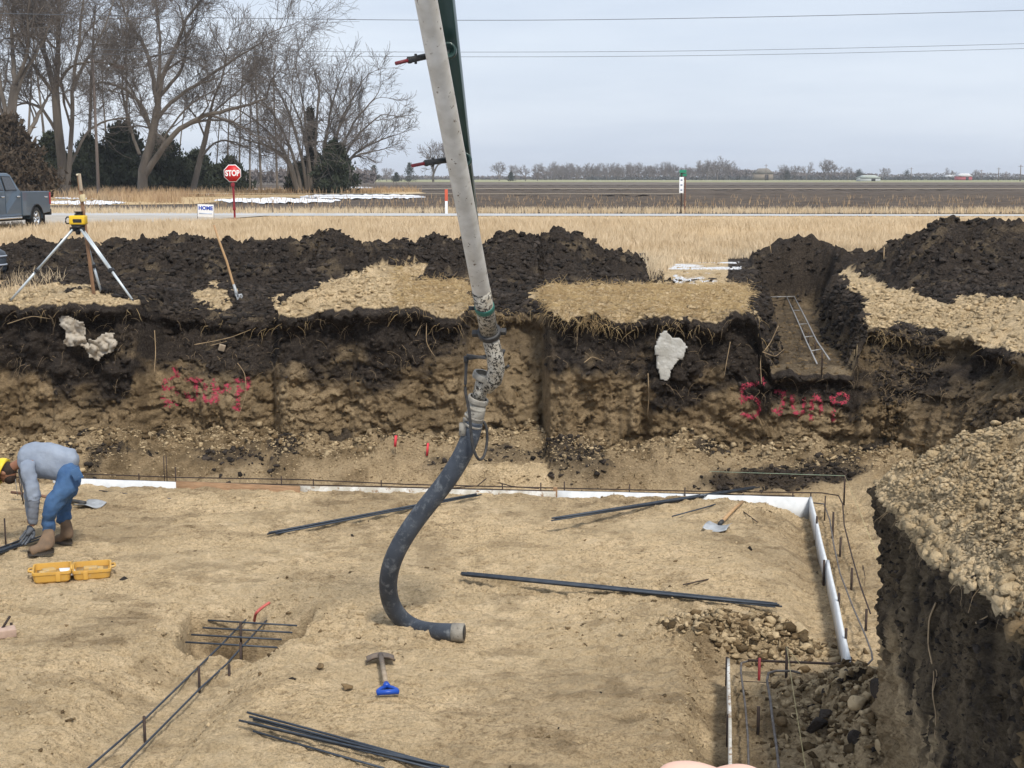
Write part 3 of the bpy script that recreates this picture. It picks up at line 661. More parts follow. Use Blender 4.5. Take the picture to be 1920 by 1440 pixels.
# ploughed field with real furrow relief where it is near enough to see
gx = np.linspace(-60, 95, 520); gy = 70.6 * (400 / 70.6) ** np.linspace(0, 1, 420)
GX2, GY2 = np.meshgrid(gx, gy); Pq = V3(GX2, GY2)
wd = GX2 * (GY2 / 90)
Pw = V3(wd, GY2)
Zq = .004 + .03 * ss(74, 80, GY2) + np.abs(fbm(Pw, (.5, .8, 1), 4, 5)) * .34 * (1 - ss(120, 300, GY2)) * ss(-11, -4, wd) * ss(70.5, 75, GY2) + .05 * np.sin(wd * 7 / (GY2 / 90)) * ss(150, 200, GY2)
tag(mesh_np('plowed_field', np.stack([wd, GY2, Zq], -1), gridf(420, 520), None, m_plow, None, False), kind='structure')
band('far_field', 330, 520, .10, m_plow2, -900, 1400)
band('green_field', 520, 2600, .16, m_wheat, -300, 1600)
band('tan_field', 520, 2600, .14, m_stub, -1500, -300)
band('stubble_strip', 191, 196, .30, m_stub, -60, 200, .02); band('stubble_strip', 423, 440, .26, m_stub, 45, 260); band('stubble_strip', 128, 130, .34, m_stub, -30, 16, .0)
# side road apron and verge on the left
sheet('side_road', [(-55, 30), (-16.5, 51), (-13.2, 58.5), (-11.6, 66.2), (-12, 66.6), (-55, 67.2)], .020, m_gravel)
sheet('verge', pxpoly([(-400, 352), (150, 354), (480, 358), (760, 357), (800, 363), (640, 372), (480, 374), (360, 384), (150, 386), (-400, 388)]), .05, m_pr)
def ragged(cx0, cx1, y0, y1, s, n=46):
    up = []; lo = []
    r = np.random.default_rng(s); e = 0
    for k in range(n + 1):
        t = k / n; wv = math.sin(math.pi * t) ** .45; x = cx0 + (cx1 - cx0) * t; mid = (y0 + y1) / 2 + r.normal() * (y1 - y0) * .05
        up.append((x, mid - (y1 - y0) / 2 * wv * r.uniform(.6, 1.1))); lo.append((x + r.normal(), mid + (y1 - y0) / 2 * wv * r.uniform(.6, 1.1)))
    return lo + up[::-1][1:-1]
for k, (a, b, c, d) in enumerate([(400, 640, 372, 383), (560, 800, 365, 375), (88, 235, 377, 386), (96, 300, 361, 369), (350, 440, 361, 368), (100, 200, 370, 375), (640, 700, 351, 354), (380, 500, 354, 358)]):
    o_ = sheet('snow', pxpoly(ragged(a, b, c, d, k)), .075, m_snow)
# small snow remnants between the grass behind the gap
# ------------------------------------------------------------------ dry grass
def blades(name, X, Y, Zb, H, wd, m, rng, lean=.35, sides=None):
    n = len(X); a = rng.uniform(0, 2 * math.pi, n); l = rng.uniform(0, lean, n) * H; b = rng.uniform(-.7, .7, n)
    B = np.stack([X, Y, Zb], -1); sx = np.stack([np.cos(b), np.sin(b), 0 * b], -1) * (wd[:, None] / 2)
    Mi = B + np.stack([np.cos(a) * l * .35, np.sin(a) * l * .35, H * .55], -1); T = B + np.stack([np.cos(a) * l, np.sin(a) * l, H], -1)
    V = np.stack([B - sx, B + sx, Mi + sx * .8, Mi - sx * .8, T], 1).reshape(-1, 3)
    k = np.arange(n)[:, None] * 5
    o = mesh_np(name, V, k + np.array([[0, 1, 2, 3]]), k + np.array([[3, 2, 4]]), m); tag(o, kind='stuff'); return o
m_gr = mat('dry_grass', (.60, .485, .335), .9, (.46, .35, .22), .8, c3=(.70, .60, .45), th=.6)
m_gr2 = mat('brown_weeds', (.30, .20, .12), .9, (.40, .29, .17), .6)
rg = np.random.default_rng(5)
def scat(n, y0, y1, keep=None, xe=.40, pw=1.0):
    Y = y0 * (y1 / y0) ** rg.random(n); X = rg.uniform(-xe, xe, n) * Y
    if keep is not None: k = keep(X, Y); X = X[k]; Y = Y[k]
    return X, Y
def keepg(X, Y):
    p = V3(X, Y); side = (X > -12.5 - (Y < 58) * 0) | (Y < 47 + (X + 22) * .1)
    offroad = (Y > 29.0); ap = ~((X < -11.6) & (Y > 51 + (X + 16.5) * .55) & (Y > 45))
    snowp = (fbm(p, .35, 3, 77) > .27) & (Y < 48)
    return offroad & ap & ~(snowp & (rg.random(len(X)) < .75))
X, Y = scat(220000, 29.2, 65.7, keepg); k_ = (Y > 31.2) | (X / Y < .15) | (X / Y > .27); X = X[k_]; Y = Y[k_]
hh = rg.uniform(.14, .42, len(X)) * (.75 + .5 * (fbm(V3(X, Y), .12, 3, 78) + .5)) * (.55 + .45 * ss(31, 38, Y)) * (1 - .80 * ss(50, 63, Y))
blades('dry_grass', X, Y, np.full(len(X), -.03), hh, rg.uniform(.009, .02, len(X)) * (.5 + Y / 60), m_gr, rg, .6)
X, Y = scat(9000, 70.4, 74); blades('road_edge_grass', X, Y, 0 * X, rg.uniform(.12, .4, len(X)), rg.uniform(.02, .04, len(X)), m_gr, rg, .4)
X, Y = scat(1500, 77, 120); blades('field_weeds', X, Y, 0 * X, rg.uniform(.2, .6, len(X)), rg.uniform(.03, .05, len(X)), m_gr2, rg, .5)
# patches of grass left between the heaps and left of them
X = rg.uniform(2.4, 4.4, 5000); Y = rg.uniform(23.5, 30, 5000); Zg = top_h(X, Y); k = Zg < .25
k &= (niche(X, Y) < .02) & (X < 2.4 + (Y - 23.5) * .19)
blades('gap_grass', X[k], Y[k], Zg[k] - .02, rg.uniform(.08, .3, k.sum()), rg.uniform(.006, .012, k.sum()), m_gr, rg, .8)
X = rg.uniform(-8.6, -7.2, 500); Y = rg.uniform(20.6, 22.5, 500); blades('tuft_grass', X, Y, top_h(X, Y) - .02, rg.uniform(.06, .25, 500), rg.uniform(.005, .01, 500), m_gr, rg, .9)
X, Y = scat(60000, 78, 185, lambda X, Y: inpoly(*to_px(np.stack([X, Y, 0 * X], -1)), [(-60, 350), (160, 352), (480, 352), (790, 352), (790, 361), (640, 366), (520, 366), (330, 372), (340, 383), (210, 380), (120, 372), (-60, 378)]), xe=.42)
blades('verge_weeds', X, Y, 0 * X, rg.uniform(.3, .95, len(X)) * (.6 + .7 * (fbm(V3(X, Y), .08, 3, 7) + .4)), rg.uniform(.04, .09, len(X)), m_gr2, rg, .5)
# ------------------------------------------------------------------ bare trees
m_bark = mat('bark', (.17, .145, .12), .95, (.10, .085, .072), 1.5, bump=.03, bsc=4, stretch=(1, 1, .3))
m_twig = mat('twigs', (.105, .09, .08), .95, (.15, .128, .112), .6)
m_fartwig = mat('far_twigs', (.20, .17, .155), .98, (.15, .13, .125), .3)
def norm(v): return v / (np.linalg.norm(v) + 1e-9)
class Tree:
    def __init__(s, seed): s.b = {}; s.r = np.random.default_rng(seed); s.count = 0
    def put(s, P, Rr, lvl): s.b.setdefault((lvl, len(P)), []).append((P, Rr))
    def grow(s, p, d, L, r, lvl, mx, up=.12, jit=.22, kids=4, rmin=.012, kl=.62):
        n = 6 if lvl < 3 else 4
        P = [p]; Rr = [r]; D = [d]
        for i in range(n - 1):
            d = norm(d + s.r.normal(size=3) * jit + np.array([0, 0, up])); p = p + d * L / (n - 1); P.append(p); D.append(d)
            Rr.append(max(rmin, r * (1 - .62 * (i + 1) / (n - 1))))
        s.put(np.array(P), np.array(Rr), lvl)
        if lvl >= mx: return
        s.spawn(P, D, Rr, L, lvl, mx, up, jit, kids, rmin, kl)
    def spawn(s, P, D, Rr, L, lvl, mx, up, jit, kids, rmin, kl, start=.3):
        n = len(P)
        for k in range(kids):
            t = start + (1 - start) * (k + s.r.random()) / kids; f = t * (n - 1); i = min(n - 2, int(f)); a = f - i
            q = P[i] * (1 - a) + P[i + 1] * a; d = D[i]; rr = Rr[i] * (1 - a) + Rr[i + 1] * a
            s.grow(q, norm(d + norm(s.r.normal(size=3)) * s.r.uniform(.5, 1.0)), L * kl * s.r.uniform(.7, 1.15), max(rmin, rr * s.r.uniform(.45, .7)), lvl + 1, mx, up, jit, kids, rmin, kl)
        s.grow(P[-1], norm(D[-1] + s.r.normal(size=3) * .3), L * kl * .9, max(rmin, Rr[-1] * .9), lvl + 1, mx, up, jit, kids, rmin, kl)
    def limb(s, P, r0, r1, lvl, mx, up, jit, kids, rmin, kl, L=None, start=.25):
        # smooth the given guide line
        P = np.array(P, float); t = np.linspace(0, len(P) - 1, 4 * (len(P) - 1) + 1)
        Q = np.stack([np.interp(t, np.arange(len(P)), P[:, k]) for k in range(3)], 1)
        for _ in range(3): Q[1:-1] = .5 * Q[1:-1] + .25 * (Q[:-2] + Q[2:])
        Q[1:-1] += s.r.normal(size=Q[1:-1].shape) * r0 * .15
        Rr = np.linspace(r0, r1, len(Q)); s.put(Q, Rr, lvl); D = np.gradient(Q, axis=0); D = [norm(d) for d in D]
        length = np.linalg.norm(np.diff(Q, axis=0), axis=1).sum()
        s.spawn(list(Q), D, list(Rr), L or length * .55, lvl, mx, up, jit, kids, rmin, kl, start)
    def build(s, root, split=2, sides=(10, 8, 5, 4, 3, 3, 3, 3), m=None):
        for nm, f, mm in (('trunk', lambda l: l < split, m_bark), ('crown', lambda l: l >= split, m or m_twig)):
            V = []; Q = []; o = 0
            for (l, n), L in s.b.items():
                if not f(l): continue
                v, q = tubes_np(np.array([a for a, b in L]), np.array([b for a, b in L]), sides[min(l, 7)])
                V.append(v); Q.append(q + o); o += len(v)
            if V: mesh_np(nm, np.concatenate(V), np.concatenate(Q), None, mm, root, l if False else False)
def PX(px, py, Y, dy=0.0):
    p = at_y(px, py, Y + dy); return np.array([p.x, p.y, p.z])
def guided(label, Y, limbs, seed, mx=5, kids=5, rmin=.013, up=.07, kl=.70, jit=.26, group='big bare trees across the road', L=None):
    b = limbs[0][0][0]; root = empty('bare_tree', (0, 0, 0), label=label, cat='tree', group=group)
    T = Tree(seed)
    for pts, r0, r1, lv in limbs:
        n = len(pts); dy = T.r.uniform(-1, 1) * (0 if lv == 0 else 4)
        P = [PX(x, y, Y, dy * (i / (n - 1))) for i, (x, y) in enumerate(pts)]
        if lv == 0:
            P[0][2] = -.3; T.limb(P, r0, r1, 0, 0 if len(limbs) > 1 else mx, up, jit, 0, rmin, kl) if False else T.put(np.array(P), np.linspace(r0, r1, n) * .86, 0)
        else: T.limb(P, r0 * .86, r1, lv, mx, up, jit, kids, rmin, kl, L)
    T.build(root); return root
# the big spreading cottonwood (photo x 200-500)
guided('large spreading bare cottonwood with a low limb reaching right, behind the yard sign', 140, [
    ([(266, 362), (268, 320), (282, 270), (296, 200)], .62, .42, 0), ([(270, 330), (300, 285), (335, 240), (385, 215), (440, 205), (500, 185)], .42, .10, 1),
    ([(296, 200), (300, 150), (330, 90), (345, 40), (385, -10)], .34, .10, 1), ([(296, 200), (285, 130), (270, 80), (240, 40), (225, 0)], .30, .08, 1),
    ([(290, 230), (320, 190), (380, 150), (440, 110), (490, 80)], .26, .07, 1), ([(285, 250), (270, 200), (235, 165), (185, 150), (165, 170)], .24, .06, 1),
    ([(262, 290), (240, 230), (228, 170), (232, 120)], .20, .06, 1), ([(285, 250), (262, 200), (240, 150), (205, 120)], .18, .05, 1), ([(300, 180), (345, 130), (350, 60), (335, 10)], .22, .06, 1),
    ([(335, 240), (380, 225), (430, 225), (480, 250)], .18, .05, 1), ([(296, 200), (300, 120), (300, 60), (290, -20)], .25, .06, 1), ([(300, 290), (310, 250), (360, 190), (420, 160)], .16, .05, 1)], 3, 5, 5)
guided('tall upright bare tree with a pale trunk behind the laser tripod', 128, [
    ([(119, 370), (117, 310), (108, 230), (103, 165)], .55, .40, 0), ([(103, 165), (85, 110), (75, 50), (78, -30)], .30, .12, 1), ([(103, 165), (110, 100), (108, 40), (115, -40)], .30, .12, 1),
    ([(125, 360), (130, 300), (135, 210), (138, 140), (150, 60), (160, -30)], .30, .08, 1), ([(112, 260), (80, 200), (40, 190), (5, 215)], .20, .05, 1), ([(128, 320), (160, 245), (200, 225), (240, 220)], .18, .05, 1),
    ([(138, 160), (165, 105), (195, 60), (215, -10)], .2, .06, 1), ([(105, 180), (60, 120), (30, 60), (10, 0)], .22, .06, 1), ([(103, 170), (130, 120), (180, 115), (215, 120)], .18, .05, 1)], 8, 5, 5)
guided('bare tree at the left edge of the photo above the pickup', 118, [
    ([(22, 372), (18, 300), (20, 220), (28, 160)], .62, .40, 0), ([(28, 160), (25, 110), (20, 60), (30, -30)], .26, .10, 1), ([(25, 200), (45, 130), (75, 95), (95, 40)], .22, .06, 1),
    ([(20, 240), (0, 170), (-10, 90), (5, 20)], .26, .08, 1), ([(25, 300), (60, 240), (85, 190), (95, 175)], .28, .07, 1), ([(22, 260), (0, 200), (-30, 150), (-60, 120)], .2, .06, 1), ([(28, 160), (55, 100), (50, 30), (60, -20)], .2, .06, 1)], 12, 5, 5)
guided('leaning bare tree between the cottonwood and the stop sign', 150, [
    ([(358, 358), (375, 300), (385, 260), (392, 225)], .40, .28, 0), ([(392, 225), (398, 190), (420, 140), (425, 100)], .2, .05, 1), ([(385, 260), (370, 220), (350, 200)], .14, .05, 1), ([(375, 300), (400, 265), (430, 262), (470, 280)], .16, .05, 1),
    ([(392, 225), (410, 200), (450, 170), (480, 130)], .16, .05, 1)], 17, 5, 4)
# round multi-stemmed tree (photo x 430-765)
stems = []
for k, (bx_, tx, ty) in enumerate([(560, 430, 150), (565, 470, 110), (575, 510, 90), (580, 560, 85), (590, 600, 78), (600, 640, 82), (610, 680, 95), (620, 710, 125), (630, 722, 170), (640, 735, 230), (555, 440, 230), (640, 715, 265), (585, 540, 120), (615, 660, 150)]):
    ty = ty + (340 - ty) * .20; mx_ = bx_ + (tx - bx_) * .35; stems.append(([(bx_, 356), (bx_ + (tx - bx_) * .12, 300), (mx_ + (tx - bx_) * .12, 300 + (ty - 300) * .55), (tx * .92 + bx_ * .08, ty + (300 - ty) * .12)], .24, .06, 1))
guided('round many-stemmed bare tree right of the stop sign, widest crown on the horizon', 150, stems, 23, 4, 6, .016, .08, .60, .24)
# thinner trees and saplings among them
for k, (bx_, tx, ty, Y, r) in enumerate([(300, 290, 200, 165, .14), (205, 190, 150, 160, .16), (330, 345, 210, 165, .12), (404, 410, 250, 168, .12), (425, 430, 200, 170, .16), (448, 452, 170, 172, .16), (468, 470, 190, 165, .14), (490, 478, 150, 170, .20), (520, 512, 150, 172, .18), (538, 545, 200, 160, .14), (50, 60, 120, 150, .2), (165, 175, 60, 150, .25), (240, 235, 60, 165, .22), (90, 60, 60, 160, .2)]):
    guided('slender bare tree among the yard trees', Y, [([(bx_, 357), (bx_ * .7 + tx * .3, 357 + (ty - 357) * .4)], r, r * .8, 0), ([(bx_ * .7 + tx * .3, 357 + (ty - 357) * .4), (tx, ty), (tx + 4, ty - 50)], r * .8, .04, 1)], 40 + k, 4, 4, .014, .12, .6, .26, 'slender bare trees among the yard trees')
# evergreens: ragged cedars
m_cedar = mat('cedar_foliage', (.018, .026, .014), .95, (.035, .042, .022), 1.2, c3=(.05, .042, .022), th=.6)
m_cedbr = mat('bronzed_cedar_foliage', (.045, .032, .020), .95, (.065, .045, .028), 1.2, c3=(.03, .035, .02), th=.6)
def cedar(label, px0, base, top, wpx, Y, seed, m, n=9000, group='dark evergreen trees under the bare trees'):
    r = np.random.default_rng(seed); b = at_y(px0, base, Y); H = (base - top) * Y / F_PX; W = wpx * Y / F_PX / 2
    root = empty('cedar_tree', (b.x, Y, 0), label=label, cat='tree', group=group)
    MB().tube([(0, 0, -.3), (.05, 0, H * .5), (0, 0, H * .95)], [.22, .12, .03], 8).build('trunk', m_bark, root)
    W *= 1.55; nb = 90; V = []
    bz = r.random(nb) ** .9; ba = r.uniform(0, 6.28, nb); br = W * (1.02 - bz ** 1.6) * r.uniform(.35, 1.15, nb)
    k = r.integers(0, nb, n); t = r.random(n) ** .6
    C = np.stack([np.cos(ba[k]) * br[k] * t, np.sin(ba[k]) * br[k] * t, (bz[k] * .95 + .02) * H + t * r.uniform(.0, .35, n) * W * .5], -1)
    C += r.normal(size=(n, 3)) * np.array([.16, .16, .14]) * (W / 1.6)
    C[:, 2] = np.clip(C[:, 2], .05, None)
    D = r.normal(size=(n, 3)); D[:, 2] = np.abs(D[:, 2]) + .5; D /= np.linalg.norm(D, axis=1, keepdims=True); S = np.cross(D, r.normal(size=(n, 3))); S /= np.linalg.norm(S, axis=1, keepdims=True)
    l = r.uniform(.2, .6, n)[:, None]; wv = l * .28
    Vt = np.stack([C - S * wv, C + S * wv, C + D * l], 1).reshape(-1, 3)
    mesh_np('crown', Vt, None, np.arange(3 * n).reshape(-1, 3), m, root)
for k, a in enumerate([('bronze-brown cedar behind the pickup cab', 20, 368, 236, 120, 112, m_cedbr), ('dark cedar between the pickup bed and the pale tree trunk', 100, 362, 262, 70, 150, m_cedar),
                       ('dark cedar just left of the cottonwood trunk, tallest evergreen', 232, 362, 240, 95, 152, m_cedar), ('dark cedar behind the laser tripod', 168, 362, 270, 80, 150, m_cedar), ('dark cedar right of the cottonwood trunk', 312, 362, 268, 80, 156, m_cedar),
                       ('low dark cedar left of the stop sign', 372, 360, 295, 80, 160, m_cedar), ('low dark cedar behind the stop sign', 432, 358, 302, 60, 165, m_cedar), ('thin dark cedar inside the round bare tree', 585, 357, 200, 24, 152, m_cedar), ('broad dark cedar at the foot of the round bare tree', 628, 357, 268, 62, 148, m_cedar), ('low cedar at the left foot of the round bare tree', 560, 357, 305, 36, 152, m_cedar)]):
    cedar(a[0], a[1], a[2], a[3], a[4], a[5], 60 + k, a[6], 15000 if a[4] > 60 else 7000)
# ------------------------------------------------------------------ trees on the horizon
def far_tree(seed, spread=1.0):
    root = empty('far_tree', (0, 0, 0)); T = Tree(seed)
    T.put(np.array([[0, 0, -.5], [0, 0, 2.], [.3, 0, 4.]]), np.array([.5, .4, .35]), 0)
    for k in range(6):
        a = k * 1.05; d = norm(np.array([math.cos(a) * spread, math.sin(a) * spread, 1.5]))
        T.grow(np.array([.2, 0, 2.5 + .3 * k]), d, 6.5, .26, 1, 4, .05, .22, 4, .05, .6)
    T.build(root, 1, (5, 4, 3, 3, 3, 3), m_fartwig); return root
protos = [far_tree(201, .9), far_tree(202, .6), far_tree(203, 1.2)]
rf = np.random.default_rng(9)
def put_far(px, py, Y, h, label, group, i, used=[0, 0, 0]):
    p = at_y(px, py, Y); o = protos[i] if not used[i] else copy_tree(protos[i]); used[i] = 1
    o.location = (p.x, Y, 0); o.scale = (h / 14,) * 3; o.rotation_euler = (0, 0, rf.uniform(0, 6)); tag(o, label, 'tree', group)
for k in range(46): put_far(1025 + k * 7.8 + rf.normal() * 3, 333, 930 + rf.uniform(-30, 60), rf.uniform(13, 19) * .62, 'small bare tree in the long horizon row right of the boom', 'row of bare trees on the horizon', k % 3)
for k, (x, h, Y) in enumerate([(812, 16, 560), (936, 9, 700), (966, 8, 700), (985, 7, 650), (1008, 8, 700), (1326, 13, 900), (1345, 14, 900), (1360, 12, 880), (1545, 12, 820), (1556, 11, 820), (1470, 9, 850), (1490, 9, 850), (1512, 10, 850), (1590, 8, 900), (1655, 8, 900), (1780, 8, 1000), (1830, 7, 1000), (725, 6, 620)]):
    lb = {812: 'bare round-crowned tree on the horizon just left of the pump pipe', 1545: 'taller bare tree of the pair standing above the farm trees on the right horizon'}.get(x)
    put_far(x, 333, Y, h, lb or 'one of the scattered small bare trees on the horizon', None if lb else 'scattered bare trees on the horizon', (k + (x == 812) * 2) % 3)
def wood(name, x0, x1, Y, h, seed, m, n):
    r = np.random.default_rng(seed); X = at_y(x0, 333, Y).x + (at_y(x1, 333, Y).x - at_y(x0, 333, Y).x) * r.random(n)
    H = h * (.55 + .45 * (fbm(V3(X, 0 * X), .02, 4, seed) + .5)); Z = H * r.random(n) ** .8; Yv = Y + r.uniform(-8, 8, n)
    C = np.stack([X, Yv, Z], -1); S = r.uniform(.5, 1.4, n)[:, None]
    V = np.stack([C + r.normal(size=(n, 3)) * S * .6, C + r.normal(size=(n, 3)) * S * .6, C + r.normal(size=(n, 3)) * S * .6], 1).reshape(-1, 3); V[:, 2] = np.abs(V[:, 2])
    tag(mesh_np(name, V, None, np.arange(3 * n).reshape(-1, 3), m), kind='stuff')
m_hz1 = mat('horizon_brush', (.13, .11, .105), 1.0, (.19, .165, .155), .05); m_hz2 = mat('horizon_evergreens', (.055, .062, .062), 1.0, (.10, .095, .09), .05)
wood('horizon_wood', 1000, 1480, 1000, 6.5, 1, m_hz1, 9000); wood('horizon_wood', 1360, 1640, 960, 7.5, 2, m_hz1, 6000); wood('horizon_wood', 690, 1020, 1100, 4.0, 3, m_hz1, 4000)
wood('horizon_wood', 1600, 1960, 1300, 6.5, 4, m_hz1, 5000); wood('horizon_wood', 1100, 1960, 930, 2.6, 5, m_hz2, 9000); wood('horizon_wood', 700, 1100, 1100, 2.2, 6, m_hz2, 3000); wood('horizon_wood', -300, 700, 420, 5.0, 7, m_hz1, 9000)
for x, h, w_, Y, s_ in ((701, 6.2, 20, 560, 1), (768, 7.0, 22, 560, 2), (743, 3.4, 14, 560, 3), (958, 4, 14, 650, 4), (1475, 6, 22, 850, 5), (1610, 6, 26, 900, 6), (1700, 6, 22, 1000, 7), (1430, 6, 18, 900, 8)):
    cedar({701: 'leftmost small dark evergreen on the open horizon right of the yard trees', 743: 'smallest dark evergreen between two larger ones on the horizon', 768: 'dark cone-shaped evergreen on the horizon left of the pump pipe'}.get(x, 'one of the far dark evergreens on the right horizon'), x, 333 + CAMZ * F_PX / Y, 333 + (CAMZ - h) * F_PX / Y, w_, Y, 90 + s_, m_cedar, 1500, 'small dark evergreens on the horizon')
# air
hz = MB().box((0, 2990, 20.5), (8200, 6100, 46)).build('haze', None); tag(hz, kind='stuff')
hm = bpy.data.materials.new('haze'); hm.use_nodes = True; t_ = hm.node_tree; t_.nodes.clear()
ho = N(t_, 'ShaderNodeOutputMaterial'); hv = N(t_, 'ShaderNodeVolumePrincipled'); hv.inputs['Color'].default_value = (.86, .91, 1, 1); hv.inputs['Density'].default_value = .0002
t_.links.new(hv.outputs[0], ho.inputs['Volume']); hz.data.materials.append(hm)
# ------------------------------------------------------------------ concrete pump boom tip
def P3(px, py, y): return at_y(px, py, y)
m_pipe = mat('delivery_pipe_paint', (.60, .575, .53), .5, (.47, .44, .39), 9, c3=(.13, .09, .065), th=.625, bump=.001, bsc=60, soft=.03, coat=.1)
m_pipe2 = mat('splattered_pipe', (.46, .43, .37), .7, (.30, .26, .20), 14, c3=(.03, .026, .022), th=.50, bump=.004, bsc=50, soft=.05)
m_green = mat('dark_green_boom_paint', (.014, .040, .036), .45, (.020, .052, .046), 3, coat=.2)
m_greenb = mat('green_clamp_paint', (.02, .11, .085), .45, (.03, .14, .11), 6)
m_black = mat('dark_steel', (.022, .022, .024), .55, (.05, .048, .046), 30, bump=.001, bsc=100)
m_rub = mat('hose_rubber', (.026, .033, .046), .55, (.055, .066, .086), 4.5, c3=(.17, .185, .20), th=.52, bump=.006, bsc=40, soft=.20)
m_cem = mat('cement_coated_metal', (.33, .31, .27), .85, (.22, .20, .17), 14, c3=(.07, .06, .055), th=.57, bump=.006, bsc=60)
m_red = mat('faded_red_paint', (.30, .035, .03), .6, (.18, .03, .03), 20)
m_redrod = mat('red_rod_paint', (.22, .02, .03), .5, (.10, .015, .02), 20)
boom = empty('concrete_pump_boom', (0, 0, 0), label='white pump delivery pipe on dark green boom arm ending in a grey rubber hose', cat='concrete pump')
pa, pb = P3(778, -110, 8.55), P3(917, 622, 11.0)
ax = (pb - pa).normalized()
pts = [pa.lerp(pb, t) for t in np.linspace(0, 1, 24)]
MB().tube(pts, .0705, 28).build('delivery_pipe', m_pipe, boom, True)
# the last metre of pipe is thick with splatter
q0 = pa.lerp(pb, .86); MB().tube([q0, pb], .0722, 28).build('splattered_pipe_end', m_pipe2, boom, True)
# green arm behind the pipe: a tapering box section
def boxsec(A, B, wa, wb, ha, hb, side, name, m, parent):
    d = (B - A).normalized(); s_ = side.normalized(); u = d.cross(s_).normalized(); V = []
    for Pp, w_, h_ in ((A, wa, ha), (B, wb, hb)):
        for a, b in ((-1, -1), (1, -1), (1, 1), (-1, 1)): V.append(tuple(Pp + s_ * a * w_ / 2 + u * b * h_ / 2))
    return mesh_np(name, V, [(0, 1, 5, 4), (1, 2, 6, 5), (2, 3, 7, 6), (3, 0, 4, 7), (3, 2, 1, 0), (4, 5, 6, 7)], None, m, parent)
rt = Vector((1, 0, 0)); rt = (rt - ax * rt.dot(ax)).normalized()
ga, gb = P3(817, -110, 8.9), P3(893, 470, 10.75)
arm = boxsec(ga, gb, .145, .075, .20, .12, rt, 'boom_arm', m_green, boom)
bv = arm.modifiers.new('b', 'BEVEL'); bv.width = .008; bv.segments = 2
gm = gb; gc = P3(916, 575, 11.1)
boxsec(gb, gc, .075, .03, .12, .05, rt, 'boom_arm_tip', m_green, boom)
def disc(c, n, r, h, name, m, parent, hole=0):
    rot = np.array(Vector(n).to_track_quat('Z', 'Y').to_matrix())
    pr = [(0, -h / 2), (r, -h / 2), (r, h / 2), (r * .72, h / 2), (r * .70, h * .2), (r * .45, h * .2), (r * .4, -h * .1), (0, -h * .1)]
    return MB().lathe(pr, 28, tuple(c), rot).build(name, m, parent)
vn_ = Vector((-.05, -1, .05)).normalized()
for (px_, py_) in ((841, 95), (871, 300)):
    yy = pa.y + (py_ + 110) / 732 * (pb.y - pa.y) - .0
    disc(P3(px_, py_, yy - .02 if py_ < 200 else yy), vn_, .052, .06, 'pivot_pin', m_green, boom)
for (a, b, c) in (((742, 119), (786, 108), (797, 106)), ((772, 311), (818, 302), (838, 300))):
    y1 = pa.y + (a[1] + 110) / 732 * (pb.y - pa.y) + .02
    A, B, C_ = P3(*a, y1 - .12), P3(*b, y1 - .02), P3(*c, y1 + .05)
    rod = MB().tube([A, A.lerp(B, .7)], .0125, 10).build('pipe_clamp_rod', m_redrod, boom, True)
    mb = MB().tube([A.lerp(B, .55), A.lerp(B, .62)], .026, 6).tube([A.lerp(B, .62), C_], .021, 10).tube([A.lerp(B, .5), A.lerp(B, .56)], .018, 6)
    mb.tube([A.lerp(B, .85) + Vector((0, 0, .03)), A.lerp(B, .85) + Vector((0, 0, -.035))], .009, 8); mb.build('rod_clevis', m_black, rod)
# strap clamp, coupling collars
def ring_at(P, d, r, h, name, m, parent, lugs=0):
    rot = np.array(d.to_track_quat('Z', 'Y').to_matrix())
    mb = MB().lathe([(r * .80, -h / 2), (r * .97, -h / 2), (r, -h * .35), (r, h * .35), (r * .97, h / 2), (r * .80, h / 2)], 28, tuple(P), rot)
    for k in range(lugs):
        s_ = 1 if k else -1; c = P + rt * s_ * (r + .015); mb.box(tuple(c), (.055, .045, h * .8), np.array(rot), .004)
    return mb.build(name, m, parent, False)
t_ = pa.lerp(pb, (562 + 110) / 732.); st = ring_at(t_, ax, .079, .05, 'strap_clamp', m_greenb, boom)
MB().box(tuple(t_ - rt * .095), (.06, .05, .03), None, .004).tube([t_ - rt * .085 + Vector((0, -.03, 0)), t_ - rt * .13 + Vector((0, -.03, -.01))], .007, 6).build('clamp_bolt', m_black, st)
ring_at(pb + ax * .01, ax, .094, .052, 'pipe_coupling', m_black, boom, 2)
# elbow below the coupling: goes down toward the camera side then turns left
e0 = pb + ax * .03; E = [e0, P3(927, 665, 11.05), P3(931, 690, 11.1), P3(926, 712, 11.15), P3(912, 728, 11.2)]
Eq = [Vector(E[0]).lerp(E[1], t) for t in (0, .5)] + E[1:]
MB().tube(Eq, [.066, .067, .069, .070, .068, .058], 24).build('pipe_elbow', m_pipe2, boom, True)
d1 = (P3(899, 752, 11.22) - P3(915, 705, 11.18)).normalized()
c1 = P3(908, 706, 11.22); ring_at(c1, d1, .098, .05, 'elbow_flange', m_cem, boom, 0)
MB().tube([c1, P3(896, 752, 11.24)], [.062, .056], 20).build('reducer', m_pipe2, boom, True)
c2 = P3(896, 750, 11.24); c3 = P3(893, 770, 11.24); ring_at(c2, d1, .088, .045, 'hose_flange', m_cem, boom, 0)
MB().tube([c2, c3, P3(887, 800, 11.24)], [.068, .076, .072], 22).build('hose_coupling', m_cem, boom, True)
for k, yy in enumerate((764, 781, 796)):
    ring_at(P3(895 - (yy - 750) * .19, yy, 11.24), d1, .083, .018, 'hose_band', m_cem, boom)
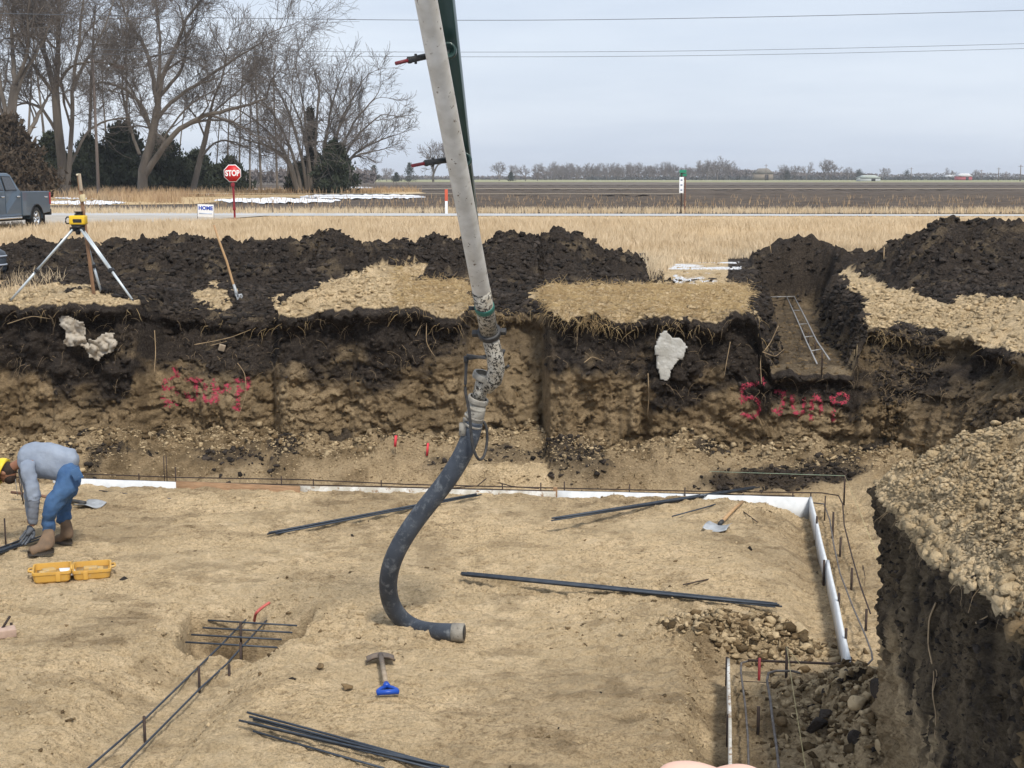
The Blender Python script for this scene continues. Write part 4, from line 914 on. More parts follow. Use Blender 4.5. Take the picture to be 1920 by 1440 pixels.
# rubber hose
hp = [(889, 790), (884, 815), (872, 845), (853, 880), (828, 915), (800, 948), (772, 985), (748, 1022), (731, 1060), (725, 1098), (731, 1135), (752, 1165), (785, 1183), (825, 1191), (868, 1194)]
hy = np.interp(range(len(hp)), [0, 4, 8, 10, 14], [11.24, 11.25, 11.35, 11.55, 11.9])
HP = [P3(a, b, y) for (a, b), y in zip(hp, hy)]
endp = onfloor(868, 1204); HP[-1] = Vector((endp.x, endp.y, endp.z + .085)); HP[-2] = Vector((P3(827, 1191, endp.y).x, endp.y - .02, HP[-2].z)); HP[-2].z = max(HP[-2].z, fz(HP[-2].x, HP[-2].y) + .085)
Pn_ = np.array([p[:] for p in HP]); tt = np.linspace(0, len(HP) - 1, 90)
Pc = np.stack([np.interp(tt, range(len(HP)), Pn_[:, k]) for k in range(3)], 1)
for _ in range(25): Pc[1:-1] = .5 * Pc[1:-1] + .25 * (Pc[:-2] + Pc[2:])
rad = np.interp(np.linspace(0, 1, 90), [0, .06, .3, .8, 1], [.074, .078, .079, .077, .074])
hose = MB().tube(Pc, rad, 26).build('rubber_hose', m_rub, boom, True)
d_ = Vector(Pc[-1] - Pc[-4]).normalized(); MB().tube([Vector(Pc[-4]), Vector(Pc[-1]) + d_ * .01], [.079, .077], 24, True).build('hose_end_sleeve', m_cem, hose, True)
MB().tube([Vector(Pc[-1]) + d_ * .012, Vector(Pc[-1]) + d_ * .014], .06, 24, True).build('hose_mouth', m_black, hose)
# safety sling and dangling strap
def loop(pts, r, name, m, parent, sides=8, sm=12):
    A = np.array([tuple(p) for p in pts]); t = np.linspace(0, len(A) - 1, 6 * len(A)); Q = np.stack([np.interp(t, range(len(A)), A[:, k]) for k in range(3)], 1)
    for _ in range(sm): Q[1:-1] = .5 * Q[1:-1] + .25 * (Q[:-2] + Q[2:])
    return MB().tube(Q, r, sides).build(name, m, parent, True)
y_ = 11.08
loop([P3(912, 668, 11.05), P3(880, 672, y_), P3(874, 674, y_), P3(874, 700, y_), P3(871, 735, y_), P3(880, 765, y_), P3(882, 800, y_), P3(886, 840, y_), P3(897, 866, y_), P3(908, 858, 11.2), P3(914, 830, 11.25), P3(913, 800, 11.25), P3(906, 790, 11.25)], .012, 'safety_sling', m_black, boom)
MB().box(tuple(P3(893, 669, 11.03)), (.16, .03, .022), np.array(Euler((0, R(8), 0)).to_matrix()), .003).tube([P3(874, 668, y_), P3(874, 680, y_)], .02, 8).build('sling_bracket', m_black, boom)
MB().tube([P3(868, 793, 11.2), P3(868, 816, 11.2)], [.03, .034], 12).tube([P3(868, 785, 11.2), P3(880, 788, 11.2)], .016, 8).build('coupling_lever', m_cem, boom)
MB().tube([P3(945, 655, 11.1), P3(941, 668, 11.1)], .014, 8).tube([P3(948, 690, 11.15), P3(953, 686, 11.1)], .013, 8).build('elbow_lug', m_black, boom)
# ------------------------------------------------------------------ reinforcing bars
def bar(name, pts, r, m, label, group=None, cat='rebar', sides=8):
    pts = [tuple(p) for p in pts]
    b = Vector(pts[0]); mb = MB().tube([Vector(p) - b for p in pts], r, sides); o = mb.build(name, m, None, True); o.location = b
    tag(o, label, cat, group); return o
def bundle(a, b, n, label, seed, fan0=0.02, fan1=.03, pile=2, r=.0085, sag=0):
    rr = np.random.default_rng(seed); A, B = onfloor(*a), onfloor(*b); d = (B - A); L = d.length; d.normalize(); s_ = d.cross(Vector((0, 0, 1)))
    hm = max(fz(*(A.lerp(B, t_)).xy) - A.z * (1 - t_) - B.z * t_ for t_ in np.linspace(0, 1, 21)) * .95
    for i in range(n):
        k, lay = (i % ((n + pile - 1) // pile)), i // ((n + pile - 1) // pile)
        o0 = (k - n / pile / 2) * 2.15 * r + lay * r + rr.normal() * fan0; o1 = (k - n / pile / 2) * 2.15 * r + lay * r + rr.normal() * fan1
        e0, e1 = rr.uniform(-.05, .08), rr.uniform(-.08, .05); pts = []
        for t in (0, .25, .5, .75, 1):
            p = A + d * (e0 + (L - e0 + e1) * t) + s_ * (o0 * (1 - t) + o1 * t + .01 * math.sin(3.1 * t + i)); p.z = max(A.z, B.z) * .5 + .5 * min(A.z, B.z) + .012 + hm + lay * 2 * r + (A.z * (1 - t) + B.z * t - (A.z + B.z) / 2)
            pts.append(p)
        bar('rebar', pts, r, M['rebar'], label, 'reinforcing bars: ' + label)
bundle((508, 1010), (898, 936), 5, 'dark rebar in the bundle lying behind the hanging hose', 1, .004, .022)
bundle((1036, 1003), (1418, 940), 6, 'dark rebar in the bundle pointing at the square shovel by the white boards', 2, .006, .012)
bar('rebar', [onfloor(1260, 973, .03), onfloor(1330, 954, .03), onfloor(1394, 935, .06)], .0085, M['rebar'], 'single dark bar fanned out above the bundle near the white boards')
bundle((866, 1090), (1457, 1149), 8, 'dark rebar in the long bundle in the middle right of the pit floor', 3, .004, .014)
bundle((455, 1359), (830, 1452), 7, 'dark rebar in the bundle cut by the bottom edge of the photo', 4, .03, .012)
bar('rebar', [onfloor(475, 1376, .02), onfloor(600, 1412, .02), onfloor(720, 1446, .02)], .0085, M['rebar'], 'single bar lying just below the bottom bundle')
bundle((-60, 1063), (70, 1014), 8, 'dark rebar in the bundle under the gloved hand of the worker', 5, .03, .04)
bar('rebar', [onfloor(186, 922, .015), onfloor(320, 937, .015)], .007, M['oldbar'], 'lone rusty bar on the floor behind the worker')
bar('rebar', [onfloor(1281, 1098, .01), onfloor(1335, 1087, .012)], .007, M['stake'], 'short loose bar offcut near the right end of the middle bundle')
bar('rebar', [onfloor(1392, 961, .02), onfloor(1420, 982, .02)], .006, M['stake'], 'short bent bar beside the square shovel handle')
# mat of four bars over the pad with two long trench bars
ZM = -2.19
def zline(L, z): return [tuple(at_z(a, b, z)) for a, b in L]
for k, (a, b) in enumerate([((390, 1163), (557, 1173)), ((380, 1177), (548, 1186)), ((359, 1190), (528, 1199)), ((348, 1204), (520, 1214))]):
    bar('rebar', zline([a, b], ZM + .02), .0085, M['rebar'], ['farthest', 'second farthest', 'second nearest', 'nearest'][k] + ' cross bar of the mat over the square hole', 'cross bars over the square hole')
for k, L in enumerate([[(461, 1162), (414, 1210), (375, 1248), (272, 1348), (160, 1445), (100, 1495)], [(500, 1163), (455, 1212), (425, 1245), (374, 1292), (274, 1393), (222, 1445), (170, 1495)]]):
    bar('rebar', zline(L, ZM), .0085, M['rebar'], ['left', 'right'][k] + ' of the two long bars in the narrow trench at lower left', 'long bars of the narrow trench')
def stake(px, ytop, ybot, label, m=None, r=.011, z0=-2.35, name='stake', cat='stake', group=None):
    p = at_z(px, ybot, z0) if z0 is not None else onfloor(px, ybot); fz_ = fz(p.x, p.y)
    p = onfloor(px, ybot); top = at_y(px, ytop, p.y); top.x = p.x
    mb = MB().tube([(0, 0, -.15), (0, 0, top.z - p.z)], r, 8); o = mb.build(name, m or M['stake'], None, True); o.location = p; tag(o, label, cat, group); return o
for a, b, c, l in [(272, 1343, 1392, 'lowest steel stake between the two bars of the narrow trench'), (374, 1249, 1292, 'middle steel stake between the two bars of the narrow trench'), (452, 1205, 1247, 'steel stake under the near edge of the bar mat'), (430, 1246, 1264, 'thin short stake right of the narrow trench bars'), (452, 1166, 1205, 'steel stake inside the bar mat over the square hole')]:
    stake(a, b, c, l, group='stakes in the narrow trench')
# ------------------------------------------------------------------ form boards
def board(a, b, ztop, h, th, name, m, label, group=None):
    A, B = at_z(*a, ztop), at_z(*b, ztop); d = (B - A); L = d.length; n = int(L / .25) + 2; rr = np.random.default_rng(int(a[0])); V = []
    s_ = d.normalized().cross(Vector((0, 0, 1)))
    for i in range(n):
        p = Vector((0, 0, 0)) + d * i / (n - 1); wv = s_ * .002 * math.sin(i * .9); zz = rr.normal() * .001
        for q in (s_ * th / 2, -s_ * th / 2):
            V.append(tuple(p + q + wv + Vector((0, 0, zz)))); V.append(tuple(p + q + wv - Vector((0, 0, h))))
    q = []
    for i in range(n - 1):
        k = 4 * i; q += [(k, k + 1, k + 5, k + 4), (k + 2, k + 6, k + 7, k + 3), (k, k + 4, k + 6, k + 2), (k + 1, k + 3, k + 7, k + 5)]
    q += [(0, 2, 3, 1), (4 * n - 4, 4 * n - 3, 4 * n - 1, 4 * n - 2)]
    o = mesh_np(name, V, q, None, m); o.location = A; tag(o, label, 'form board', group); return o
BG = 'form boards around the footing'; zt = -2.015
board((100, 896), (330, 904), zt, .26, .030, 'form_board', M['board'], 'clean white form board behind the worker, farthest left', BG)
board((330, 902), (562, 912), zt + .01, .26, .038, 'form_board', M['lumber'], 'brown unpainted timber form board between white ones', BG)
board((562, 911), (1042, 922), zt, .26, .030, 'form_board', M['boardold'], 'cement splashed white form board passing behind the hose', BG)
board((1042, 920), (1518, 933), zt, .34, .030, 'form_board', M['board'], 'clean white form board on the back line ending at the corner', BG)
board((1520, 931), (1549, 1054), -2.0, .25, .028, 'form_board', M['board'], 'far white form board of the right side line', BG)
board((1552, 1050), (1592, 1236), -1.99, .24, .028, 'form_board', M['boardold'] if False else M['board'], 'near white form board of the right side line', BG)
board((1366, 1234), (1371, 1475), -2.0, .25, .022, 'form_board', M['boardold'], 'splashed form board standing in the lower right trench', BG)
for a, l in (((1041, 917), 'small wood cleat on the back white board'),):
    p = at_z(a[0], a[1], -2.0); o = MB().box((0, 0, -.03), (.05, .03, .12), None, .003).build('cleat', M['lumber']); o.location = p - Vector((0, .03, 0)); tag(o, l, 'cleat')
for x_, y0, y1 in [(330, 876, 912), (261, 888, 906), (528, 893, 916), (588, 898, 917), (942, 908, 926), (1014, 905, 928), (1058, 903, 932), (1284, 914, 934), (1486, 922, 950), (715, 900, 918), (840, 902, 920), (1180, 908, 928)]:
    stake(x_, y0, y1, {330: 'taller steel stake at the joint of white and brown boards', 1486: 'steel stake at the back right corner of the boards'}.get(x_, 'steel stake nailed to the back line of form boards'), r=.0085, z0=None, group=None if x_ in (330, 1486) else 'stakes along the back boards')
for x_, y0, y1, l in [(1519, 925, 968, 'steel stake at the corner where the white boards meet'), (1530, 968, 1022, 'steel stake inside the far right side board'), (1544, 1050, 1094, 'steel stake at the joint of the two right side boards'), (1571, 1112, 1180, 'steel stake against the near right side board'), (1584, 1178, 1250, 'long steel stake at the near end of the right side boards'), (1594, 1232, 1258, 'short stake at the near end of the right side boards'),
                      (1561, 960, 1012, 'stake between the trench bars near the far corner'), (1575, 1008, 1044, 'second free stake in the right trench'), (1596, 1065, 1106, 'stake with a nail cross in the right trench'), (1623, 1142, 1188, 'nearest free stake in the right trench'),
                      (1362, 1232, 1292, 'dark stake left of the lower right board, far end'), (1364, 1340, 1400, 'dark stake left of the lower right board, near end'), (1421, 1325, 1378, 'free stake between the bars of the lower right trench'), (1474, 1213, 1270, 'stake on the outer bar beside the string line'), (1546, 930, 975, 'thin stake near the far corner of the right trench')]:
    stake(x_, y0, y1, l, r=.0125 if y1 > 1000 else .0085, group='stakes of the right trenches')
stake(1423, 1234, 1277, 'red painted steel stake in the lower right trench', M['redpaint'], r=.012)
p = at_y(1596, 1095, at_z(1596, 1106, -2.3).y); MB_ = MB().tube([(-.05, 0, 0), (.05, 0, 0)], .006, 6).build('nail', M['stake']); MB_.location = p; tag(MB_, 'small cross nail on the stake in the right trench', 'nail')
# continuous footing bars
zb_ = -2.12
bar('footing_bar', zline([(-40, 884), (170, 889), (330, 895), (560, 899), (760, 908), (1000, 914), (1300, 921), (1540, 924), (1572, 929), (1580, 945), (1583, 985), (1598, 1045), (1614, 1100), (1632, 1150)], zb_), .008, M['stake'], 'outer footing bar running behind the back boards and down the right trench', 'continuous footing bars')
bar('footing_bar', zline([(-40, 893), (170, 898), (330, 904), (700, 912), (1010, 920), (1300, 926), (1490, 930)], zb_ + .02), .008, M['stake'], 'inner footing bar close behind the back boards', 'continuous footing bars')
bar('footing_bar', zline([(1500, 940), (1545, 945), (1556, 975), (1563, 1020), (1575, 1075), (1600, 1140), (1622, 1190), (1634, 1222), (1636, 1236), (1628, 1245), (1600, 1246), (1540, 1244), (1450, 1240), (1405, 1239), (1390, 1243), (1389, 1260), (1397, 1320), (1402, 1380), (1404, 1450)], zb_), .0085, M['oldbar'], 'inner footing bar bent round the corner into the lower right trench', 'continuous footing bars')
bar('footing_bar', zline([(1500, 1262), (1485, 1258), (1455, 1258), (1441, 1262), (1438, 1275), (1444, 1310), (1448, 1345), (1456, 1400), (1462, 1455)], zb_ + .005), .0105, M['oldbar'], 'outer bent footing bar in the lower right trench', 'continuous footing bars')
bar('footing_bar', zline([(1402, 1238), (1500, 1242), (1600, 1246)], zb_ + .02), .011, M['stake'], 'thick dark bar lapped across the head of the lower right trench', 'continuous footing bars')
for L, l in [([(1383, 1305), (1386, 1277), (1446, 1280), (1450, 1308)], 'thin wire chair under the bars of the lower right trench'), ([(1600, 1062), (1618, 1060), (1622, 1082)], 'thin wire chair on the outer bar of the right trench')]:
    z0 = -2.15; pp = zline([L[1], L[2]], z0); q_ = [(pp[0][0], pp[0][1], -2.3)] + list(pp) + [(pp[1][0], pp[1][1], -2.3)]; bar('bar_chair', q_, .004, M['stake'], l, cat='bar chair')
# upright bars behind the boards at left
for x_, y0, y1, l in [(308, 855, 893, 'left thin upright bar behind the brown board'), (313, 853, 893, 'right thin upright bar behind the brown board')]: stake(x_, y0, y1, l, r=.006)
bar('rebar', [at_z(850, 915, -2.0), at_z(895, 911, -2.0), at_z(912, 897, -1.9)], .007, M['stake'], 'bent bar end rising behind the hose at the back boards')
bar('rebar', [at_z(935, 905, -2.0), at_z(960, 912, -2.03), at_z(1010, 916, -2.0)], .007, M['stake'], 'curved bar lying on the footing bars right of the hose')
# string lines
m_str = mat('string', (.50, .42, .22), .8); m_strg = mat('green_string', (.30, .38, .28), .8)
def string(P_, label, r=.0028, m=m_str): o = bar('string_line', P_, r, m, label, cat='string line', sides=5); return o
sp1 = at_z(1584, 892, -1.75); string([at_z(1330, 884, -1.75), sp1], 'green string line along the foot of the back wall', .003, m_strg)
string([sp1, at_z(1622, 985, -1.75), at_z(1668, 1100, -1.72)], 'string line running from the far corner stake along the right trench')
stake(1583, 890, 925, 'steel stake holding the string line at the far corner', r=.012)
string([at_z(1475, 1213, -1.95), at_z(1488, 1300, -1.98), at_z(1512, 1450, -2.0)], 'yellow string line beside the lower right trench')
string([at_z(1475, 1214, -1.95), at_z(1500, 1245, -1.99)], 'short end of the yellow string tied to its stake')
# bars in the raised side trench
ZN = -.52
def nline(L, z): return zline(L, z)
bar('rebar', nline([(1475, 556), (1495, 600), (1512, 640), (1532, 682)], ZN), .010, M['palebar'], 'left pale bar in the raised trench at the far right', 'pale bars of the raised trench')
bar('rebar', nline([(1489, 556), (1507, 590), (1532, 640), (1556, 675)], ZN), .010, M['palebar'], 'right pale bar in the raised trench at the far right', 'pale bars of the raised trench')
bar('rebar', nline([(1444, 557), (1490, 556)], ZN), .010, M['palebar'], 'pale cross bar at the far end of the raised trench', 'pale bars of the raised trench')
for k_, (a_, b_) in enumerate([((1487, 582), (1503, 582)), ((1499, 608), (1516, 607)), ((1508, 632), (1528, 630)), ((1521, 658), (1543, 654))]):
    bar('rebar', nline([a_, b_], ZN - .01), .007, M['palebar'], ['farthest', 'second farthest', 'second nearest', 'nearest'][k_] + ' short tie across the pale bars of the raised trench', 'ties of the raised trench')
for x_, y0, y1, l in [(1504, 614, 636, 'farthest'), (1515, 622, 648, 'third'), (1528, 640, 668, 'second'), (1541, 660, 690, 'nearest')]:
    Yd = at_z(x_, y1, -.72).y; b_ = at_z(x_, y1, -.72); o = MB().tube([(0, 0, -.1), (0, 0, at_y(x_, y0, Yd).z + .72)], .011, 8).build('stake', M['stake'], None, True); o.location = b_; tag(o, l + ' dark stake in the raised trench at the far right', 'stake', 'stakes of the raised trench')
# ------------------------------------------------------------------ shovels and spade
m_blade = mat('worn_shovel_steel', (.46, .48, .50), .5, (.30, .31, .32), 12, c3=(.42, .33, .20), th=.6, metal=.3, bump=.002)
m_blue = mat('blue_plastic', (.012, .075, .42), .4, (.01, .055, .34), 20)
m_iron = mat('rusty_dark_iron', (.10, .085, .075), .7, (.17, .13, .10), 25, bump=.002)
def frame(o, d, up=Vector((0, 0, 1))):
    d = d.normalized(); s_ = d.cross(up).normalized(); u = s_.cross(d); return Matrix(((s_.x, d.x, u.x, o.x), (s_.y, d.y, u.y, o.y), (s_.z, d.z, u.z, o.z), (0, 0, 0, 1)))
def blade(w_, l_, curve, name, m, parent, taper=.9, tip=0.0, shoulder=True, y0=0):
    nx, ny = 15, 13; V = []
    for j in range(ny):
        t = j / (ny - 1)
        for i in range(nx):
            s_ = i / (nx - 1) * 2 - 1; ww = w_ / 2 * (taper + (1 - taper) * t) ; yy = y0 - l_ * t
            if tip: yy -= tip * (1 - s_ * s_) * t
            if shoulder and j == 0: yy -= .02 * (1 - abs(s_)) * 0
            V.append((s_ * ww, yy, curve * (s_ * s_) + .02 * math.sin(t * 3)))
    o = mesh_np(name, V, gridf(ny, nx), None, m, parent, True); sm = o.modifiers.new('s', 'SOLIDIFY'); sm.thickness = .004; return o
def shovel(name, head_px, end_px, w_, l_, label, handle_m, dz=.05, d_handle=False, stem=.25):
    H, E_ = onfloor(*head_px), onfloor(*end_px); H.z += .02; E_.z += dz; d = E_ - H; L = d.length
    r_ = empty(name, H, label=label, cat='shovel'); r_.matrix_world = frame(H, d)
    blade(w_, l_, .035, 'blade', m_blade, r_, .96)
    MB().tube([(0, -.06, .03), (0, .03, .035), (0, stem, .03)], [.026, .024, .021], 12).build('socket', m_black, r_, True)
    MB().tube([(0, stem - .02, .03), (0, L * .6, .035), (0, L, .02)], [.020, .019, .018], 12).build('handle', handle_m, r_, True)
    return r_
shovel('square_shovel', (1352, 988), (1392, 953), .27, .28, 'square steel shovel with short wood handle lying under the far right bar bundle', M['wood'], .06, stem=.06)
shovel('square_shovel', (152, 950), (22, 938), .28, .26, 'square steel shovel lying behind the bent worker', M['wood'] if False else mat('dark_handle', (.14, .07, .045), .6, (.20, .11, .07), 20), .08, stem=.3)
# short spade with a blue D handle
H, E_ = onfloor(714, 1246), onfloor(727, 1308); d = E_ - H; L = d.length
sp = empty('hand_spade', H, label='short spade with bright blue D grip lying near the bottom centre', cat='spade'); sp.matrix_world = frame(H + Vector((0, 0, .05)), d)
blade(.22, .13, -.03, 'blade', m_iron, sp, 1.0); MB().tube([(-.115, 0, -.02), (-.06, .005, .012), (0, .01, .02), (.06, .005, .012), (.115, 0, -.02)], .009, 8).build('tread', m_iron, sp, True)
MB().tube([(0, -.02, .02), (0, .25, .02)], [.024, .017], 12).build('socket', m_iron, sp, True)
MB().tube([(0, .2, .02), (0, L - .12, .0)], .020, 12).build('shaft', M['greywood'], sp, True)
MB().tube([(0, L - .16, 0), (0, L - .09, 0)], [.022, .030], 12).tube([(0, L - .10, 0), (-.045, L - .065, 0), (-.070, L - .02, 0), (-.072, L + .02, 0)], .015, 10).tube([(0, L - .10, 0), (.045, L - .065, 0), (.070, L - .02, 0), (.072, L + .02, 0)], .015, 10).tube([(-.082, L + .02, 0), (.082, L + .02, 0)], .020, 14).build('d_grip', m_blue, sp, True)
# long handled shovel stuck in the ground behind the lip
b_ = ontop(443, 560); Yd = b_.y
sh = empty('long_shovel', b_, label='long wood handled shovel standing upright in the black soil left of centre', cat='shovel')
def rel(px, py, dy=0): return at_y(px, py, Yd + dy) - b_
MB().tube([rel(441, 542), rel(436, 528), rel(425, 490), rel(412, 455), rel(401, 422)], [.019, .018, .018, .017, .016], 10).build('handle', M['wood'], sh, True)
MB().tube([rel(444, 556), rel(442, 545), rel(438, 533)], [.03, .024, .02], 10).build('socket', m_blade, sh, True)
o = blade(.2, .24, .03, 'blade', m_blade, sh, .9, .05); o.location = rel(444, 552); o.rotation_euler = (R(80), 0, R(70))
# ------------------------------------------------------------------ yellow instrument case, open
m_case = mat('yellow_case_plastic', (.62, .36, .07), .5, (.54, .31, .07), 6, c3=(.48, .36, .18), th=.58, bump=.0008)
m_casei = mat('dusty_case_inside', (.50, .31, .09), .75, (.42, .28, .11), 8, c3=(.40, .32, .2), th=.5)
m_paper = mat('white_paper', (.8, .82, .85), .7)
cp = onfloor(137, 1082); case = empty('instrument_case', cp, (0, 0, R(8)), label='open yellow hard case with two dusty halves beside the worker boots', cat='case')
def halfcase(cx, w_, dpt, h_, name, hs):
    bm = bmesh.new(); rr_ = .05; n = 6
    def loop_(sx, sy, z, r):
        vs = []
        for qx, qy, a0 in ((1, 1, 0), (-1, 1, 90), (-1, -1, 180), (1, -1, 270)):
            for k in range(n + 1):
                a = R(a0 + 90 * k / n); vs.append(bm.verts.new((cx + qx * (sx - r) + r * math.cos(a), qy * (sy - r) + r * math.sin(a), z)))
        return vs
    L_ = [loop_(w_ / 2 - .03, dpt / 2 - .03, .0, rr_), loop_(w_ / 2 - .012, dpt / 2 - .012, .02, rr_), loop_(w_ / 2, dpt / 2, h_ - .03, rr_), loop_(w_ / 2 + .008, dpt / 2 + .008, h_ - .028, rr_), loop_(w_ / 2 + .008, dpt / 2 + .008, h_, rr_), loop_(w_ / 2 - .012, dpt / 2 - .012, h_, rr_), loop_(w_ / 2 - .02, dpt / 2 - .02, .05, rr_ * .8)]
    for a, b in zip(L_[:-1], L_[1:]):
        for i in range(len(a)): bm.faces.new((a[i], a[(i + 1) % len(a)], b[(i + 1) % len(a)], b[i]))
    bm.faces.new(L_[0][::-1]); bm.faces.new(L_[-1]); me = bpy.data.meshes.new(name); bm.to_mesh(me); bm.free(); me.materials.append(m_case)
    o = bpy.data.objects.new(name, me); COL.objects.link(o); o.parent = case
    MB().box((cx, 0, .056), (w_ - .06, dpt - .06, .008)).build('lining', m_casei, o)
    hx = cx + hs * (w_ / 2 + .012)
    MB().tube([(hx - hs * .02, -.075, h_ - .015), (hx + hs * .035, -.06, h_ - .012), (hx + hs * .038, 0, h_ - .012), (hx + hs * .035, .06, h_ - .012), (hx - hs * .02, .075, h_ - .015)], .013, 8).build('handle', m_case, o, True)
    for sy in (-1, 1):
        MB().box((cx - .07 * hs, sy * (dpt / 2 + .008), h_ * .55), (.05, .014, h_ * .8), None, .004).build('rib', m_case, o)
    return o
case.scale = (.84, .84, .9); case.rotation_euler = (0, 0, R(16))
b1 = halfcase(-.225, .42, .42, .125, 'case_base', -1); b2 = halfcase(.215, .42, .42, .115, 'case_lid', 1)
MB().box((-.05, -.10, .09), (.17, .14, .01), np.array(Euler((.35, .1, .3)).to_matrix())).build('paper', m_paper, b1)
MB().box((-.26, .0, .09), (.14, .12, .05), np.array(Euler((0, 0, .4)).to_matrix()), .015).box((-.33, -.08, .085), (.08, .07, .06), None, .02).build('padding', m_casei, b1)
MB().box((.2, .02, .08), (.16, .10, .04), None, .012).box((.31, -.08, .09), (.07, .12, .04), None, .012).build('padding', m_casei, b2)
MB().tube([(-.006, -.17, .135), (-.006, .17, .135)], .009, 8).build('hinge', m_case, case)
# brick block and stakes at the left edge
bp_ = onfloor(8, 1192); o = MB().box((0, 0, .03), (.19, .14, .07), None, .008).build('paving_block', mat('pinkish_block', (.46, .33, .26), .9, (.38, .27, .21), 20)); o.location = bp_; o.rotation_euler = (0, 0, R(25)); tag(o, 'pinkish block on the pit floor at the left edge', 'block')
bar('stake', [onfloor(0, 1192, .03), at_y(19, 1155, onfloor(10, 1190).y)], .011, M['stake'], 'leaning dark stake over the pinkish block at the left edge', cat='stake')
stake(22, 1168, 1186, 'short stub of stake behind the pinkish block', r=.012)
stake(11, 972, 1022, 'thin upright stake by the bar bundle in front of the worker', r=.009)
for x_, y0, y1, dx in ((37, 898, 932, 4), (41, 895, 945, 3)):
    a = onfloor(x_ + dx, y1); bar('rebar', [a, at_y(x_ - 2, y0, a.y)], .006, M['stake'], 'thin leaning bar behind the bent worker arm, ' + ('left' if dx == 4 else 'right') + ' of the pair')
# marker flags and red pipe
def flag(px, y0, y1, w_, label):
    dd = ray(px, y1); yb = np.interp(dd.x / dd.y * 18.2, WX, WY) - .62; b = Vector((dd.x / dd.y * yb, yb, at_y(px, y1, yb).z)); o = empty('marker_flag', b, label=label, cat='marker flag')
    h_ = at_y(px, y0, yb).z - b.z; MB().tube([(0, 0, -.1), (0, 0, h_)], .004, 6).build('wire', M['stake'], o); MB().box((w_ / 2 * .3, 0, h_ * .5), (w_, .012, h_ * .95), np.array(Euler((0, .1, .5)).to_matrix())).build('ribbon', mat('pink_ribbon', (.62, .05, .07), .7), o)
flag(741, 816, 838, .035, 'small pink marker at the foot of the wall left of the hose'); flag(801, 830, 855, .03, 'second pink marker nearer the hose in the rubble')
o = loop([at_z(477, 1164, -2.2), at_z(479, 1150, -2.08), at_z(490, 1140, -2.05), at_z(505, 1130, -2.03)], .014, 'bent_pipe', mat('pink_red_plastic', (.52, .13, .10), .5, (.42, .08, .07), 20), None); tag(o, 'bent pinkish red pipe end at the square hole', 'pipe')
# ------------------------------------------------------------------ cloth scraps on the wall and paint
def wallhit(px, py, off=.0):
    h = WALL_BVH.ray_cast(Vector((0, 0, CAMZ)), ray(px, py).normalized()); return None if h[0] is None else h[0] + h[1] * 0 - ray(px, py).normalized() * off
def patch(poly, name, m, label, cat, th=.03, amp=.04, seed=0, step=2.2):
    xs_ = [p[0] for p in poly]; ys_ = [p[1] for p in poly]; X_, Y_ = np.meshgrid(np.arange(min(xs_), max(xs_) + step, step), np.arange(min(ys_), max(ys_) + step, step))
    Pp = V3(X_ * .03, Y_ * .03); ins = inpoly(X_ + 6 * fbm(Pp, 2, 3, seed), Y_ + 6 * fbm(Pp, 2, 3, seed + 1), poly)
    dep = np.abs(fbm(Pp, 2.2, 4, seed + 2)) * amp * 2 + .03; V = np.zeros(X_.shape + (3,)); base = []
    for j in range(X_.shape[0]):
        for i in range(X_.shape[1]):
            h = wallhit(X_[j, i], Y_[j, i]); V[j, i] = (h if h is not None else at_y(X_[j, i], Y_[j, i], 18.9))[:]
    ymed = np.median(V[..., 1]);
    for j in range(X_.shape[0]):
        for i in range(X_.shape[1]):
            yy = np.clip(V[j, i, 1], ymed - .06, ymed + .06) * .15 + ymed * .85 - dep[j, i] - .07; V[j, i] = at_y(X_[j, i], Y_[j, i], yy)[:]
    q = gridf(*X_.shape); keep = ins.ravel()[q].all(1); q = q[keep]; u, inv = np.unique(q, return_inverse=True)
    o = mesh_np(name, V.reshape(-1, 3)[u], inv.reshape(-1, 4), None, m, None, True); s_ = o.modifiers.new('s', 'SOLIDIFY'); s_.thickness = th; s_.offset = -1; tag(o, label, cat); return o
m_cloth = mat('dirty_white_cloth', (.42, .38, .32), .9, (.32, .27, .21), 7, c3=(.13, .10, .07), th=.56, bump=.008, bsc=14)
m_foam = mat('dirty_white_lump', (.46, .45, .42), .95, (.36, .345, .31), 12, c3=(.20, .17, .13), th=.60, bump=.012, bsc=30)
patch([(110, 592), (128, 590), (158, 606), (160, 628), (165, 640), (170, 655), (150, 652), (136, 655), (118, 644), (122, 625), (112, 608)], 'cloth_scrap', m_cloth, 'creased white cloth scrap hanging on the wall under the tripod', 'cloth', .01, .09, 5)
patch([(162, 632), (176, 640), (198, 622), (215, 620), (212, 634), (222, 642), (212, 662), (190, 668), (186, 682), (176, 672), (164, 668), (160, 652), (170, 646)], 'cloth_scrap', m_cloth, 'crumpled dirty white cloth right of the hanging one', 'cloth', .01, .12, 9)
patch([(1236, 622), (1246, 620), (1262, 632), (1278, 632), (1286, 645), (1284, 668), (1270, 680), (1258, 695), (1252, 712), (1238, 710), (1232, 690), (1226, 660), (1230, 640)], 'white_lump', m_foam, 'rough white lump stuck in the black soil right of centre', 'lump', .06, .009, 13)
m_spray = mat('pink_spray_paint', (.42, .045, .08), .9, (.28, .035, .06), 30)
